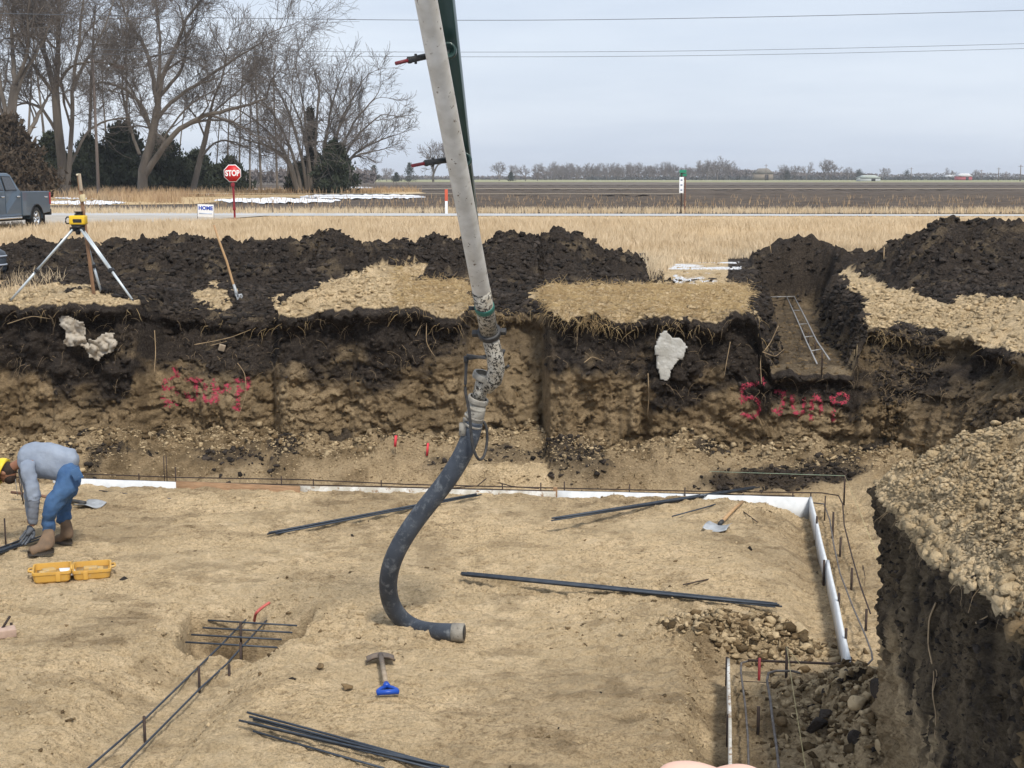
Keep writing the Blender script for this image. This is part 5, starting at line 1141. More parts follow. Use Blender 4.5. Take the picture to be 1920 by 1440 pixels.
def spray(strokes, label, seed, wd=3.8, dens=9):
    r = np.random.default_rng(seed); V = []; F = []
    for st in strokes:
        A = np.array(st, float); sg = np.linalg.norm(np.diff(A, axis=0), axis=1); tot = sg.sum(); n = int(tot * dens); c = np.concatenate([[0], np.cumsum(sg)])
        t = r.random(n) * tot; x = np.interp(t, c, A[:, 0]) + r.normal(size=n) * wd * .55; y = np.interp(t, c, A[:, 1]) + r.normal(size=n) * wd * .55
        keep = fbm(V3(x * .16, y * .16), 1.5, 3, seed) > -.17
        for a, b in zip(x[keep], y[keep]):
            d = ray(a, b).normalized(); h = WALL_BVH.ray_cast(Vector((0, 0, CAMZ)), d)
            if h[0] is None: continue
            nn = h[1]; nn = -nn if nn.dot(d) > 0 else nn; p = h[0] + nn * .007; s_ = nn.cross(Vector((0, 0, 1))).normalized(); u = s_.cross(nn); k0 = len(V); ra = r.uniform(.002, .0095); m_ = 6; a0 = r.random() * 6
            for k in range(m_): V.append(tuple(p + (s_ * math.cos(a0 + k * 6.283 / m_) + u * math.sin(a0 + k * 6.283 / m_)) * ra * r.uniform(.6, 1.2)))
            F += [(k0, k0 + k, k0 + k + 1) for k in range(1, m_ - 1)]
    o = mesh_np('spray_paint', V, None, F, m_spray); tag(o, label, 'spray paint'); return o
def S(L, ox, oy, sc): return [[(ox + x / sc, oy + y / sc) for x, y in s_] for s_ in L]
spray(S([[(155, 822), (85, 832), (80, 905), (120, 882), (160, 905), (168, 945), (135, 985), (80, 965)], [(175, 785), (188, 820)], [(235, 862), (292, 862)], [(278, 865), (278, 925), (262, 965), (230, 945)], [(322, 880), (325, 950), (350, 978), (378, 950), (382, 895)], [(410, 995), (418, 905), (438, 880), (458, 905), (462, 965)], [(522, 1005), (520, 885)], [(505, 892), (558, 868), (592, 885), (578, 912), (528, 925)]], 1360, 400, 2.571), 'pink sprayed writing 5 feet jump on the right part of the wall', 3)
spray(S([[(1115, 918), (1060, 930), (1052, 995), (1105, 985), (1140, 1010)], [(1140, 1090), (1090, 1080), (1035, 1045)], [(1100, 1100), (1060, 1085)], [(1118, 850), (1145, 915)], [(1195, 932), (1305, 935)], [(1262, 940), (1262, 1040), (1235, 1070), (1190, 1015)], [(1322, 960), (1312, 1060), (1345, 1085), (1375, 1045), (1372, 935)], [(1392, 1080), (1402, 985), (1432, 1015), (1462, 962), (1475, 1010)], [(1530, 1135), (1532, 940)], [(1515, 940), (1600, 930), (1598, 985), (1535, 1005)], [(1500, 1110), (1545, 1130)]], 0, 440, 3.428), 'pink sprayed writing 5 feet jump on the left part of the wall', 4)
# roots
def rootline(L, r, label, off=.06, sub=None):
    P_ = [wallhit(a, b, off) or at_y(a, b, 18.7) for a, b in L]; A = np.array([p[:] for p in P_]); A[:, 1] = np.minimum(A[:, 1], np.median(A[:, 1]) + .03)
    t = np.linspace(0, len(A) - 1, 5 * len(A)); Q = np.stack([np.interp(t, range(len(A)), A[:, k]) for k in range(3)], 1)
    for _ in range(3): Q[1:-1] = .5 * Q[1:-1] + .25 * (Q[:-2] + Q[2:])
    b = Vector(Q[0]); o = MB().tube(Q - np.array(b), np.linspace(r, r * .5, len(Q)), 6).build('root', M['root'], None, True); o.location = b; tag(o, label, 'root'); return o
for L, r_, l in [([(800, 605), (799, 640), (806, 655), (815, 668)], .006, 'forked pale root hanging left of the hose'), ([(779, 630), (788, 612), (796, 606)], .004, 'curved thin root beside the forked one'), ([(1458, 580 + 30), (1440, 640), (1425, 668), (1428, 720)], .007, 'long root curling down left of the right writing'), ([(1215, 700), (1217, 740), (1214, 780)], .007, 'vertical pale root below the white lump'), ([(1430, 660), (1452, 668), (1470, 655)], .007, 'root crossing below the raised trench'),
                 ([(1368, 640), (1362, 680), (1358, 705)], .006, 'thin root hanging between the white lump and right writing'), ([(452, 676), (460, 700), (462, 740), (440, 800)], .006, 'long root hanging across the left writing'), ([(293, 618), (292, 660), (289, 700)], .008, 'thick pale root stub left of the left writing'), ([(25, 604), (60, 592), (95, 598)], .006, 'arched thin root above the cloth scraps'), ([(1085, 605), (1082, 640)], .005, 'short hanging root at the left of the right wall block'), ([(1172, 610), (1175, 640)], .005, 'second short hanging root on the right wall block'), ([(1095, 680), (1110, 668), (1130, 675)], .006, 'root lying across the right wall block')]:
    rootline(L, r_, l)
for L, l in (([(365, 646), (400, 640), (435, 632), (470, 618)], 'long pale stick lying across the slumped soil'), ([(395, 648), (425, 640)], 'short pale stick under the longer one')): rootline(L, .008, l, .10)
p_ = wallhit(416, 652, .08); o = MB().box((0, 0, 0), (.09, .05, .09), np.array(Euler((.2, .3, .2)).to_matrix()), .006).build('wood_block', M['greywood']); o.location = p_; tag(o, 'small wood block stuck in the slumped soil', 'wood block')
# roots on the near bank
BB = BVHTree.FromPolygons([tuple(p) for p in BV.reshape(-1, 3).tolist()], gridf(*BV.shape[:2]).tolist())
def bhit(px, py, off=.02):
    d = ray(px, py).normalized(); h = BB.ray_cast(Vector((0, 0, CAMZ)), d); return (h[0] - d * off) if h[0] is not None else at_y(px, py, 7)
for L, r_, l in [([(1755, 1130), (1742, 1160), (1740, 1210), (1752, 1262), (1748, 1300), (1756, 1345), (1752, 1385)], .006, 'long winding root hanging down the near bank'), ([(1746, 1240), (1758, 1262), (1748, 1300)], .0045, 'loop of root beside the long winding one'), ([(1830, 1168), (1852, 1155)], .006, 'pale stick end poking out under the near lip')]:
    A = np.array([bhit(a, b, .015)[:] for a, b in L]); t = np.linspace(0, len(A) - 1, 5 * len(A)); Q = np.stack([np.interp(t, range(len(A)), A[:, k]) for k in range(3)], 1)
    for _ in range(2): Q[1:-1] = .5 * Q[1:-1] + .25 * (Q[:-2] + Q[2:])
    o = MB().tube(Q, np.linspace(r_, r_ * .5, len(Q)), 6).build('root', M['root'], None, True); tag(o, l, 'root')
# distinct large clods
def boulder(px, py, s_, m, label, seed):
    rr = np.random.default_rng(seed); V, F_ = ICO[3]; X = V.copy(); n_ = rr.normal(size=(9, 3)); n_ /= np.linalg.norm(n_, axis=1, keepdims=True); h_ = rr.uniform(.35, .75, 9)
    for a, b in zip(n_, h_): e = np.maximum(0, X @ a - b); X = X - e[:, None] * a
    X = X * np.array([1.15, .9, .75]); X = X * (1 + .10 * fbm(X, 2.5, 3, seed)[:, None]); o = mesh_np('dirt_clod', X * s_, None, F_, m, None, False); p = onfloor(px, py); o.location = p + Vector((0, 0, s_ * .45)); o.rotation_euler = (0, 0, rr.uniform(0, 6)); tag(o, label, 'clod', 'large clods on the pit floor'); return o
for a in [(1655, 1318, .15, 'clod_dark', 'biggest black clod at the bottom right of the pit'), (1610, 1395, .09, 'clod_dark', 'black clod below the biggest one'), (1530, 1370, .09, 'clod_dark', 'black clod left of the biggest one near the string'), (1545, 1345, .07, 'clod_dark', 'black clod above left of the biggest one'), (1575, 1338, .08, 'clod_dark', 'split black clod left of the biggest one'), (1548, 1305, .05, 'clod_dark', 'small black clod above the others in the lower right rubble'),
          (1655, 1415, .09, 'clod_tan', 'large tan clod below the biggest black clod'), (1500, 1190, .095, 'clod_tan', 'widest tan clod on the rubble bank behind the lower right trench'), (1455, 1200, .06, 'clod_tan', 'tan clod left of the widest one on the rubble bank'), (1310, 1188, .06, 'clod_tan', 'tan clod near the left end of the rubble bank'), (1605, 1325, .09, 'clod_tan', 'round tan clod among the black ones'), (1075, 885, .10, 'clod_dark', 'dark rounded clod at the foot of the back wall'), (600, 1255, .045, 'clod_brown', 'upright brown clod alone on the floor above the bottom bundle'), (650, 1292, .05, 'clod_brown', 'dark edged clod left of the blue gripped spade')]:
    boulder(a[0], a[1], a[2], M[a[3]], a[4], int(a[0]))
# ------------------------------------------------------------------ skin-modifier figures
def skin(name, V, E, Rr, m, parent, lv=2, root=0):
    me = bpy.data.meshes.new(name); me.from_pydata([tuple(v) for v in V], E, []); me.materials.append(m)
    o = bpy.data.objects.new(name, me); COL.objects.link(o); o.parent = parent
    o.modifiers.new('skin', 'SKIN'); me.skin_vertices[0].data
    for i, r in enumerate(Rr):
        s = me.skin_vertices[0].data[i]; s.radius = (r, r) if np.isscalar(r) else r; s.use_root = (i == root)
    sb = o.modifiers.new('sub', 'SUBSURF'); sb.levels = lv; sb.render_levels = lv
    for p in me.polygons: p.use_smooth = True
    o.modifiers['skin'].use_smooth_shade = True
    return o
def bake_displace(o, amp, sc, seed):
    dg = bpy.context.evaluated_depsgraph_get(); ev = o.evaluated_get(dg); me = bpy.data.meshes.new_from_object(ev); o.modifiers.clear(); old = o.data; o.data = me
    n = len(me.vertices); co = np.zeros(n * 3, np.float32); me.vertices.foreach_get('co', co); co = co.reshape(-1, 3).astype(float); no = np.zeros(n * 3, np.float32); me.vertices.foreach_get('normal', no); no = no.reshape(-1, 3)
    co = co + no * (fbm(co, sc, 3, seed) * amp + np.abs(fbm(co, (sc * .7, sc * .7, sc * 2), 3, seed + 5)) * -amp)[:, None]
    me.vertices.foreach_set('co', co.astype(np.float32).ravel()); me.polygons.foreach_set('use_smooth', np.ones(len(me.polygons), bool)); me.update(); return o
m_skin = mat('tanned_skin', (.28, .14, .085), .6, (.22, .10, .06), 20)
m_hood = mat('grey_blue_sweatshirt', (.27, .31, .38), .95, (.20, .235, .30), 6, bump=.010, bsc=14)
m_sleeve = mat('grey_sleeve', (.155, .17, .20), .95, (.12, .13, .155), 8, bump=.008, bsc=16)
m_jean = mat('blue_jeans', (.065, .14, .28), .9, (.035, .085, .19), 7, c3=(.12, .20, .33), th=.62, bump=.010, bsc=14)
m_boot = mat('tan_work_boot', (.20, .13, .08), .85, (.13, .09, .06), 12, bump=.004, bsc=40)
m_sole = mat('boot_sole', (.035, .028, .022), .8); m_hat = mat('yellow_hard_hat', (.70, .52, .03), .4, (.62, .45, .02), 8); m_glove = mat('grey_glove', (.075, .085, .10), .9, (.12, .13, .15), 14, bump=.004, bsc=40)
m_hair = mat('dark_beard', (.022, .014, .010), .9, (.04, .025, .018), 40, bump=.006, bsc=90); m_belt = mat('brown_belt', (.20, .09, .06), .7)
fn = onfloor(86, 1036); ff = onfloor(121, 1016); YP = fn.y + .08
per = empty('person', (fn.x, fn.y, fn.z), label='worker in grey sweatshirt and blue jeans bending down over rebar at the left', cat='person')
O_ = Vector((fn.x, fn.y, fn.z))
def q(px, py, dy=0.0): return at_y(px, py, YP + dy) - O_
hipc = q(136, 884, .08)
J = dict(hipN=q(136, 893, -.06), hipF=q(133, 890, .24), kneeN=q(93, 951, -.12), kneeF=q(116, 948, .30), ankN=q(91, 1004, -.08), ankF=q(121, 984, .30), waist=q(112, 868, .09), chest=q(72, 862, .09), neck=q(38, 868, .09), shN=q(50, 876, -.12), shF=q(46, 872, .30), elN=q(64, 928, -.16), elF=q(58, 925, .34), wrN=q(61, 988, -.18), wrF=q(56, 984, .30), head=q(10, 884, .09))
def lp(a, b, t): return J[a].lerp(J[b], t)
V = [hipc, J['waist'], J['chest'], J['neck'], q(25, 875, .09), J['head'], J['shN'], J['elN'], J['wrN'], J['shF'], J['elF'], J['wrF'], J['hipN'], J['kneeN'], J['ankN'], J['hipF'], J['kneeF'], J['ankF']]
E = [(0, 1), (1, 2), (2, 3), (3, 4), (4, 5), (2, 6), (6, 7), (7, 8), (2, 9), (9, 10), (10, 11), (0, 12), (12, 13), (13, 14), (0, 15), (15, 16), (16, 17)]
skin('body', V, E, [.10, .09, .09, .055, .05, .07, .045, .038, .032, .045, .038, .032, .07, .05, .04, .07, .05, .04], m_skin, per)
# sweatshirt: torso with a rounded back
V = [q(150, 878, .09), J['waist'] + Vector((0, 0, -.0)), q(92, 864, .09), q(66, 862, .09), q(44, 868, .09), q(34, 872, .09)]
E = [(i, i + 1) for i in range(5)]
o = skin('sweatshirt', V, E, [(.165, .20), (.17, .205), (.175, .21), (.170, .215), (.12, .17), (.08, .09)], m_hood, per, 3); bake_displace(o, .030, 6, 5)
for s_, a, b, c, nm in (('N', 'shN', 'elN', 'wrN', 'sleeve'), ('F', 'shF', 'elF', 'wrF', 'sleeve')):
    sh_in = J[a].lerp(q(66, 864, .09), .45)
    o = skin(nm, [sh_in, J[a], lp(a, b, .5), J[b], lp(b, c, .12), lp(b, c, .22 if s_ == 'N' else .95)], [(0, 1), (1, 2), (2, 3), (3, 4), (4, 5)], [.100, .090, .080, .078, .076, .066 if s_ == 'N' else .042], m_hood if s_ == 'F' else m_hood, per, 3); bake_displace(o, .022, 10, 8)
# darker lower sleeve: long undershirt arm
o = skin('undershirt_sleeve', [lp('elN', 'wrN', .05), lp('elN', 'wrN', .5), lp('elN', 'wrN', .98)], [(0, 1), (1, 2)], [.066, .060, .050], m_sleeve, per, 3); bake_displace(o, .010, 14, 9)
# jeans
V = [q(146, 882, .09), J['hipN'], lp('hipN', 'kneeN', .5), J['kneeN'], lp('kneeN', 'ankN', .5), lp('kneeN', 'ankN', 1.0), J['hipF'], lp('hipF', 'kneeF', .5), J['kneeF'], lp('kneeF', 'ankF', .5), lp('kneeF', 'ankF', .98), q(124, 876, .09)]
E = [(0, 1), (1, 2), (2, 3), (3, 4), (4, 5), (0, 6), (6, 7), (7, 8), (8, 9), (9, 10), (0, 11)]
o = skin('jeans', V, E, [(.145, .16), .135, .115, .092, .084, .080, .135, .115, .09, .082, .078, (.145, .17)], m_jean, per, 3); bake_displace(o, .032, 9, 12)
sh_ = o

MB().box(tuple(q(144, 889, -.175)), (.10, .02, .12), np.array(Euler((0, R(-25), 0)).to_matrix()), .006).build('back_pocket', m_jean, sh_)
def boot(A, toe, heel, name):
    an = heel.lerp(toe, .18) + Vector((0, 0, .13)); b = skin(name, [A + Vector((0, 0, .07)), an, heel.lerp(toe, .16) + Vector((0, 0, .050)), heel.lerp(toe, .50) + Vector((0, 0, .058)), heel.lerp(toe, .92) + Vector((0, 0, .042))], [(0, 1), (1, 2), (1, 3), (3, 4)], [.062, .062, .062, .060, .056], m_boot, per, 3, 1)
    ps = [heel + Vector((0, 0, .012)), heel.lerp(toe, .4) + Vector((0, 0, .012)), toe + Vector((0, 0, .012))]
    d = (toe - heel); s_ = d.normalized().cross(Vector((0, 0, 1))); V = []; n = 20
    for z in (-.02, .03):
        for k in range(n):
            a = 2 * math.pi * k / n; t = .5 + .47 * math.cos(a); wv = .052 * (1.0 if t > .5 else .85) * math.sin(a); V.append(tuple(heel + Vector((0, 0, .022)) + d * t + s_ * wv * (1.05 if .45 < t < .95 else .9) + Vector((0, 0, z))))
    q_ = [(k, (k + 1) % n, n + (k + 1) % n, n + k) for k in range(n)]; me = mesh_np('sole', V, q_, None, m_sole, b); bm = bmesh.new(); bm.from_mesh(me.data); bm.verts.ensure_lookup_table(); bm.faces.new([bm.verts[i] for i in range(n)]); bm.faces.new([bm.verts[i] for i in range(2 * n - 1, n - 1, -1)]); bm.to_mesh(me.data); bm.free()
    return b
tN = onfloor(50, 1043) - O_; hN = onfloor(103, 1036) - O_; boot(J['ankN'], tN, hN, 'boot')
tF = onfloor(104, 1018) - O_; hF = onfloor(136, 1021) - O_; boot(J['ankF'], hF.lerp(tF, 1.0), hF, 'boot')
# gloved hands with curled fingers
def hand(W, d, curl, name, m, parent, sc=1.0, side=1, thumb=True):
    d = d.normalized(); s_ = d.cross(Vector((0, -1, .2))).normalized() * side; n_ = s_.cross(d) * side
    V = [W, W + d * .045 * sc, W + d * .085 * sc]; Rr = [.030 * sc, (.034 * sc, .024 * sc), (.036 * sc, .020 * sc)]; E = [(0, 1), (1, 2)]
    o = skin(name, V, E, Rr, m, parent, 2)
    for k, (off, L) in enumerate(((-.032, .075), (-.011, .085), (.011, .080), (.030, .062))):
        p = W + d * .075 * sc + s_ * off * sc; pts = [p - d * .02 * sc]; a = d.copy()
        for j in range(3): a = (a + n_ * curl * (.35 + .1 * k * .5)).normalized(); p = p + a * L * sc / 2.6; pts.append(p)
        f_ = skin('finger', pts, [(0, 1), (1, 2), (2, 3)], [.0105 * sc, .0102 * sc, .0095 * sc, .008 * sc], m, o, 2)
    if thumb:
        p = W + d * .025 * sc - s_ * .026 * sc; pts = [p, p + (d - s_ * .9).normalized() * .034 * sc, p + (d - s_ * .9).normalized() * .034 * sc + (d + n_ * .4).normalized() * .036 * sc]
        skin('thumb', pts, [(0, 1), (1, 2)], [.014 * sc, .012 * sc, .009 * sc], m, o, 2)
    return o
wN = J['wrN']; hand(wN, q(46, 1012, -.18) - wN, .5, 'glove', m_glove, per, 1.25)
hand(J['wrF'], Vector((-.2, 0, -1)), .5, 'glove', m_glove, per, 1.15)
# head: face down and to the left, beard, ear, hard hat
hd = empty('headdir', (0, 0, 0)); bpy.data.objects.remove(hd)
def ellipsoid(c, r, rot, name, m, parent, cut=None, n=24, k=16, nseed=None):
    V = []; Q = []
    for j in range(k + 1):
        th = math.pi * j / k
        if cut and th > cut: th = cut
        for i in range(n): ph = 2 * math.pi * i / n; V.append((math.sin(th) * math.cos(ph) * r[0], math.sin(th) * math.sin(ph) * r[1], math.cos(th) * r[2]))
    V = np.array(V)
    if nseed is not None: V = V * (1 + .06 * fbm(V, 14, 3, nseed))[:, None]
    V = V @ np.array(rot).T + np.array(c)
    i = np.arange(n); Q = np.concatenate([np.stack([j * n + i, j * n + (i + 1) % n, (j + 1) * n + (i + 1) % n, (j + 1) * n + i], -1) for j in range(k)])
    return mesh_np(name, V, Q, None, m, parent, True)
up_h = (q(-18, 868, .09) - q(18, 880, .09)).normalized()           # crown direction: forward-left, slightly up
face = Vector((-.45, 0, -.9)).normalized(); face = (face - up_h * face.dot(up_h)).normalized(); sd_ = up_h.cross(face)
RH = Matrix((sd_, face, up_h)).transposed(); hc = J['head']
ellipsoid(hc, (.078, .098, .115), RH, 'head', m_skin, per)
o = MB(); c_ = hc + face * .095 - up_h * .005; o.tube([c_ + up_h * .03 - face * .01, c_ + face * .015 - up_h * .015], [.010, .016], 8); o.build('nose', m_skin, per, True)
for s_ in (-1, 1):
    ellipsoid(hc + sd_ * .078 * s_ + up_h * .0, (.012, .022, .033), RH, 'ear', m_skin, per)
    ellipsoid(hc + sd_ * .032 * s_ + face * .083 + up_h * .025, (.012, .010, .009), RH, 'eye', mat('eye', (.1, .08, .07), .3), per)
ellipsoid(hc + face * .045 - up_h * .065, (.068, .070, .062), RH, 'beard', m_hair, per, None, 24, 16, 4)
ellipsoid(hc - face * .02 - up_h * .01, (.083, .088, .10), RH, 'hair', m_hair, per, None, 24, 16, 6)
ht = ellipsoid(hc + up_h * .03, (.115, .135, .125), RH, 'hard_hat', m_hat, per, R(95))
MB().lathe([(.11, 0), (.14, -.004), (.143, -.010), (.11, -.008)], 32, tuple(hc + up_h * .022 + face * .01), np.array(RH)).build('brim', m_hat, ht)
MB().tube([hc + up_h * .155 - face * .09, hc + up_h * .16, hc + up_h * .15 + face * .09], .009, 6).build('ridge', m_hat, ht)
# hoodie cords
for dx in (0, 9): MB().tube([q(29 + dx, 898, -.02), q(31 + dx, 915, -.02), q(33 + dx, 930 + dx, -.02)], .0035, 5).build('drawstring', mat('cord', (.2, .2, .2), .9), per)
# ------------------------------------------------------------------ bare hand reaching into the bottom edge of the view
m_hand = mat('pale_skin', (.72, .47, .37), .55, (.66, .41, .32), 14, c3=(.74, .50, .41), th=.6, bump=.0006, bsc=120)
YH_ = .56
def hq(px, py, dy=0): return at_y(px, py - 10, YH_ + dy)
hroot = hq(1390, 1640); hn = empty('hand', hroot, label='bare pale hand with knuckles just showing over the bottom edge', cat='hand')
def hr(px, py, dy=0): return hq(px, py, dy) - hroot
o = skin('palm', [hr(1560, 1900), hr(1480, 1700), hr(1420, 1560, .005)], [(0, 1), (1, 2)], [(.030, .026), (.034, .024), (.026, .020)], m_hand, hn, 3)
for k, (L, rr_) in enumerate(([[(1400, 1560), (1330, 1478), (1395, 1466), (1460, 1530)], .0095], [[(1450, 1580, .016), (1390, 1495, .018), (1450, 1480, .02), (1510, 1545, .02)], .0098], [[(1500, 1590, .03), (1450, 1505, .034), (1510, 1500, .035), (1560, 1570, .035)], .0092], [[(1550, 1610, .042), (1510, 1530, .048), (1560, 1528, .05), (1600, 1590, .048)], .0082])):
    skin('finger', [hr(*p) for p in L], [(0, 1), (1, 2), (2, 3)], [rr_ * 1.08, rr_ * 1.0, rr_ * .92, rr_ * .8], m_hand, hn, 3)
th_ = skin('thumb', [hr(1460, 1660, -.012), hr(1370, 1510, -.016), hr(1290, 1468, -.016), hr(1225, 1472, -.014)], [(0, 1), (1, 2), (2, 3)], [.015, .0118, .0085, .0072], m_hand, hn, 3)
# ------------------------------------------------------------------ rotary laser on its tripod
m_alu = mat('tripod_aluminium', (.58, .63, .66), .45, (.48, .53, .56), 6, c3=(.25, .22, .18), th=.68, metal=.35); m_dkp = mat('dark_plastic', (.02, .02, .022), .5)
m_yel = mat('yellow_plastic', (.72, .47, .02), .45, (.66, .42, .02), 8)
fl_, fr_, fb_ = ontop(20, 566), ontop(249, 564), ontop(190, 549)
YL = fl_.y * .5 + fr_.y * .5 + .25; base = at_y(146, 424, YL)
tp = empty('survey_tripod', base, label='aluminium survey tripod standing on tan clods at the left', cat='tripod')
MB().tube([(0, 0, -.02), (0, 0, .0)], [.09, .085], 20).tube([(0, 0, -.12), (0, 0, -.02)], [.03, .05], 12).build('head', m_dkp, tp)
for P_, nm in ((fl_, 0), (fr_, 1), (fb_, 2)):
    d = P_ - base; a = Vector((d.x, d.y, 0)).normalized() * .07; s_ = a.cross(Vector((0, 0, 1))).normalized() * .022; top = a + Vector((0, 0, -.045)); kn = top.lerp(d, .58)
    mb = MB().tube([top + s_, kn + s_ * .8], .0165, 8).tube([top - s_, kn - s_ * .8], .0165, 8); lg = mb.build('leg', m_alu, tp, True)
    MB().tube([kn.lerp(top, .1), d], [.020, .016], 8).build('lower_leg', m_alu, lg, True)
    MB().box(tuple(kn), (.085, .06, .05), np.array((d.to_track_quat('Z', 'Y')).to_matrix()), .006).build('clamp', m_dkp, lg); MB().box(tuple(top), (.08, .06, .06), None, .006).build('hinge', m_dkp, lg)
    MB().tube([d + Vector((0, 0, .02)), d + Vector((0, 0, -.05))], [.018, .004], 8).build('foot', m_dkp, lg)
ls = empty('laser_level', base + Vector((0, 0, .002)), label='yellow rotary laser level with a black handle on top of the tripod', cat='laser level')
MB().box((.01, 0, .085), (.225, .16, .13), None, .018).build('housing', m_yel, ls); MB().box((.01, 0, .013), (.17, .14, .024), None, .005).build('base', m_dkp, ls)
MB().tube([(.02, 0, .15), (.02, 0, .165)], .062, 20).tube([(.02, 0, .165), (.02, 0, .195)], .040, 16).tube([(.02, 0, .195), (.02, 0, .205)], .062, 20).build('rotor_head', m_dkp, ls)
for a in range(4): MB().tube([(.02 + .052 * math.cos(a * 1.57 + .7), .052 * math.sin(a * 1.57 + .7), .16), (.02 + .052 * math.cos(a * 1.57 + .7), .052 * math.sin(a * 1.57 + .7), .20)], .006, 6).build('guard_post', m_dkp, ls)
MB().tube([(-.095, 0, .125), (-.15, 0, .125), (-.168, 0, .10), (-.172, 0, .06), (-.16, 0, .035), (-.095, 0, .035)], .011, 8).build('handle', m_dkp, ls, True)
MB().box((.02, -.082, .075), (.12, .006, .05), None, .002).box((-.02, -.084, .085), (.05, .006, .02), None, .002).build('control_panel', m_dkp, ls)
# graded rod behind the tripod
pb_ = ontop(176, 552); ptop = at_y(147, 326, pb_.y + .1); m_rod = mat('orange_brown_wood', (.27, .15, .08), .8, (.17, .10, .06), 10, stretch=(1, 1, .3))
d = ptop - pb_; rd = empty('grade_rod', pb_, label='orange brown wooden grade rod leaning behind the laser tripod', cat='rod')
rot = np.array(d.to_track_quat('Z', 'X').to_matrix())
MB().box(tuple(d * .5), (.045, .03, d.length), rot, .003).build('staff', m_rod, rd)
MB().box(tuple(d * .93 + Vector((.02, -.03, 0))), (.05, .02, .24), rot, .004).build('scale_plate', M['greywood'], rd); MB().box(tuple(d * .80 + Vector((.03, -.04, 0))), (.07, .04, .10), rot, .006).build('receiver_clamp', mat('cream_plastic', (.6, .5, .3), .6), rd)
MB().tube([d * .985, d * 1.0], .035, 12).build('cap', mat('cream_cap', (.65, .58, .42), .6), rd)
# dark rounded container at the left edge
cb = ontop(-14, 512); o = empty('container', cb, label='dark grey rounded container with chrome bands cut by the left edge', cat='container')
s_ = cb.y / F_PX
MB().lathe([(0, 0), (22 * s_, 0), (26 * s_, 6 * s_), (26 * s_, 32 * s_), (24 * s_, 38 * s_), (16 * s_, 43 * s_), (0, 45 * s_)], 24).build('shell', mat('dark_blue_grey_plastic', (.05, .06, .075), .4), o, True)
for zz in (14, 30): MB().lathe([(25 * s_, (zz - 2) * s_), (27.5 * s_, (zz - 1.5) * s_), (27.5 * s_, (zz + 1.5) * s_), (25 * s_, (zz + 2) * s_)], 24).build('band', mat('chrome_band', (.6, .62, .65), .3, metal=.8), o, True)
# ------------------------------------------------------------------ pickup truck
m_tr = mat('slate_blue_car_paint', (.075, .112, .155), .35, (.065, .098, .135), 1.5, metal=.35, coat=.5); m_glass = mat('tinted_glass', (.03, .032, .036), .12, spec=.6); m_tyre = mat('tyre', (.018, .018, .018), .85)
m_chr = mat('chrome', (.62, .64, .67), .25, metal=.9); m_trim = mat('black_trim', (.015, .015, .017), .6); m_alloy = mat('alloy_wheel', (.55, .57, .6), .35, metal=.7)
m_tail = mat('tail_light', (.35, .02, .02), .3)
YT = 48.5; rw = at_y(64, 437, YT)
tr = empty('pickup_truck', (rw.x, YT, 0), label='slate blue crew cab pickup parked on the verge at the left edge', cat='pickup truck')
h_ang = math.atan2(-.995, -.10)                                 # heading of the truck
tr.rotation_euler = (0, 0, h_ang)
# local frame: +x forward, +y left side (toward viewer), origin under the rear left wheel
WB = 3.65
def tl(x, z): return (x, z)
side = [(-1.12, .62), (-1.12, 1.30), (1.10, 1.32), (1.13, 1.33), (1.16, 1.36), (1.42, 1.92), (1.60, 1.97), (2.75, 1.96), (3.45, 1.38), (4.55, 1.28), (4.72, 1.15), (4.75, .55), (4.2, .48), (-1.0, .50)]
def sidepoly(pts, y0, y1, tum=0.0):
    bm = bmesh.new(); A = [bm.verts.new((x, y0 - tum * max(0, z - 1.3), z)) for x, z in pts]; B = [bm.verts.new((x, y1 + tum * max(0, z - 1.3), z)) for x, z in pts]
    bm.faces.new(A); bm.faces.new(B[::-1])
    for i in range(len(pts)): bm.faces.new((A[i], B[i], B[(i + 1) % len(pts)], A[(i + 1) % len(pts)]))
    bmesh.ops.recalc_face_normals(bm, faces=bm.faces[:]); return bm
def arch(cx, r, n=12): return [(cx + r * math.cos(math.pi * (1 - k / n)), .38 + r * math.sin(math.pi * (1 - k / n))) for k in range(n + 1)]
def body(pts, y0, y1, tum, name, m, bev=.03):
    bm = sidepoly(pts, y0, y1, tum); bmesh.ops.triangulate(bm, faces=[f for f in bm.faces if len(f.verts) > 4]); me = bpy.data.meshes.new(name); bm.to_mesh(me); bm.free(); me.materials.append(m)
    o = bpy.data.objects.new(name, me); COL.objects.link(o); o.parent = tr; b = o.modifiers.new('b', 'BEVEL'); b.width = bev; b.segments = 2; b.limit_method = 'ANGLE'; b.angle_limit = R(40); return o
Y0, Y1 = .14, -1.86
bedp = [(-1.10, .60), (-1.12, .95), (-1.08, 1.33), (1.08, 1.33), (1.10, .52), (.52, .52)] + [(x, z) for x, z in arch(0, .50)][::-1] + [(-.54, .56)]
body(bedp, Y0, Y1, 0, 'bed', m_tr)
MB().box((-.02, -.86, 1.325), (1.95, 1.72, .03)).build('bed_opening', m_trim, tr)
cabp = [(1.13, .50), (1.13, 1.34), (1.22, 1.42), (1.48, 1.88), (1.66, 1.95), (2.95, 1.95), (3.12, 1.90), (3.72, 1.36), (3.74, .50)]
cab = body(cabp, Y0, Y1, .32, 'cab', m_tr, .04)
body([(3.0, .52), (3.1, 1.10)] and [(3.76, .52), (3.76, 1.33), (5.0, 1.22), (5.16, 1.10), (5.18, .60), (WB + .52 + 3.0 - 3.0 + .0 + .02 + .5, .52)] if False else [(3.76, 1.33), (4.95, 1.24), (5.12, 1.10), (5.16, .62), (4.30, .55)] + [(WB + .0 + x, z) for x, z in arch(.12, .50)][::-1][:0] + [(3.76, .52)], Y0, Y1, 0, 'front_body', m_tr)
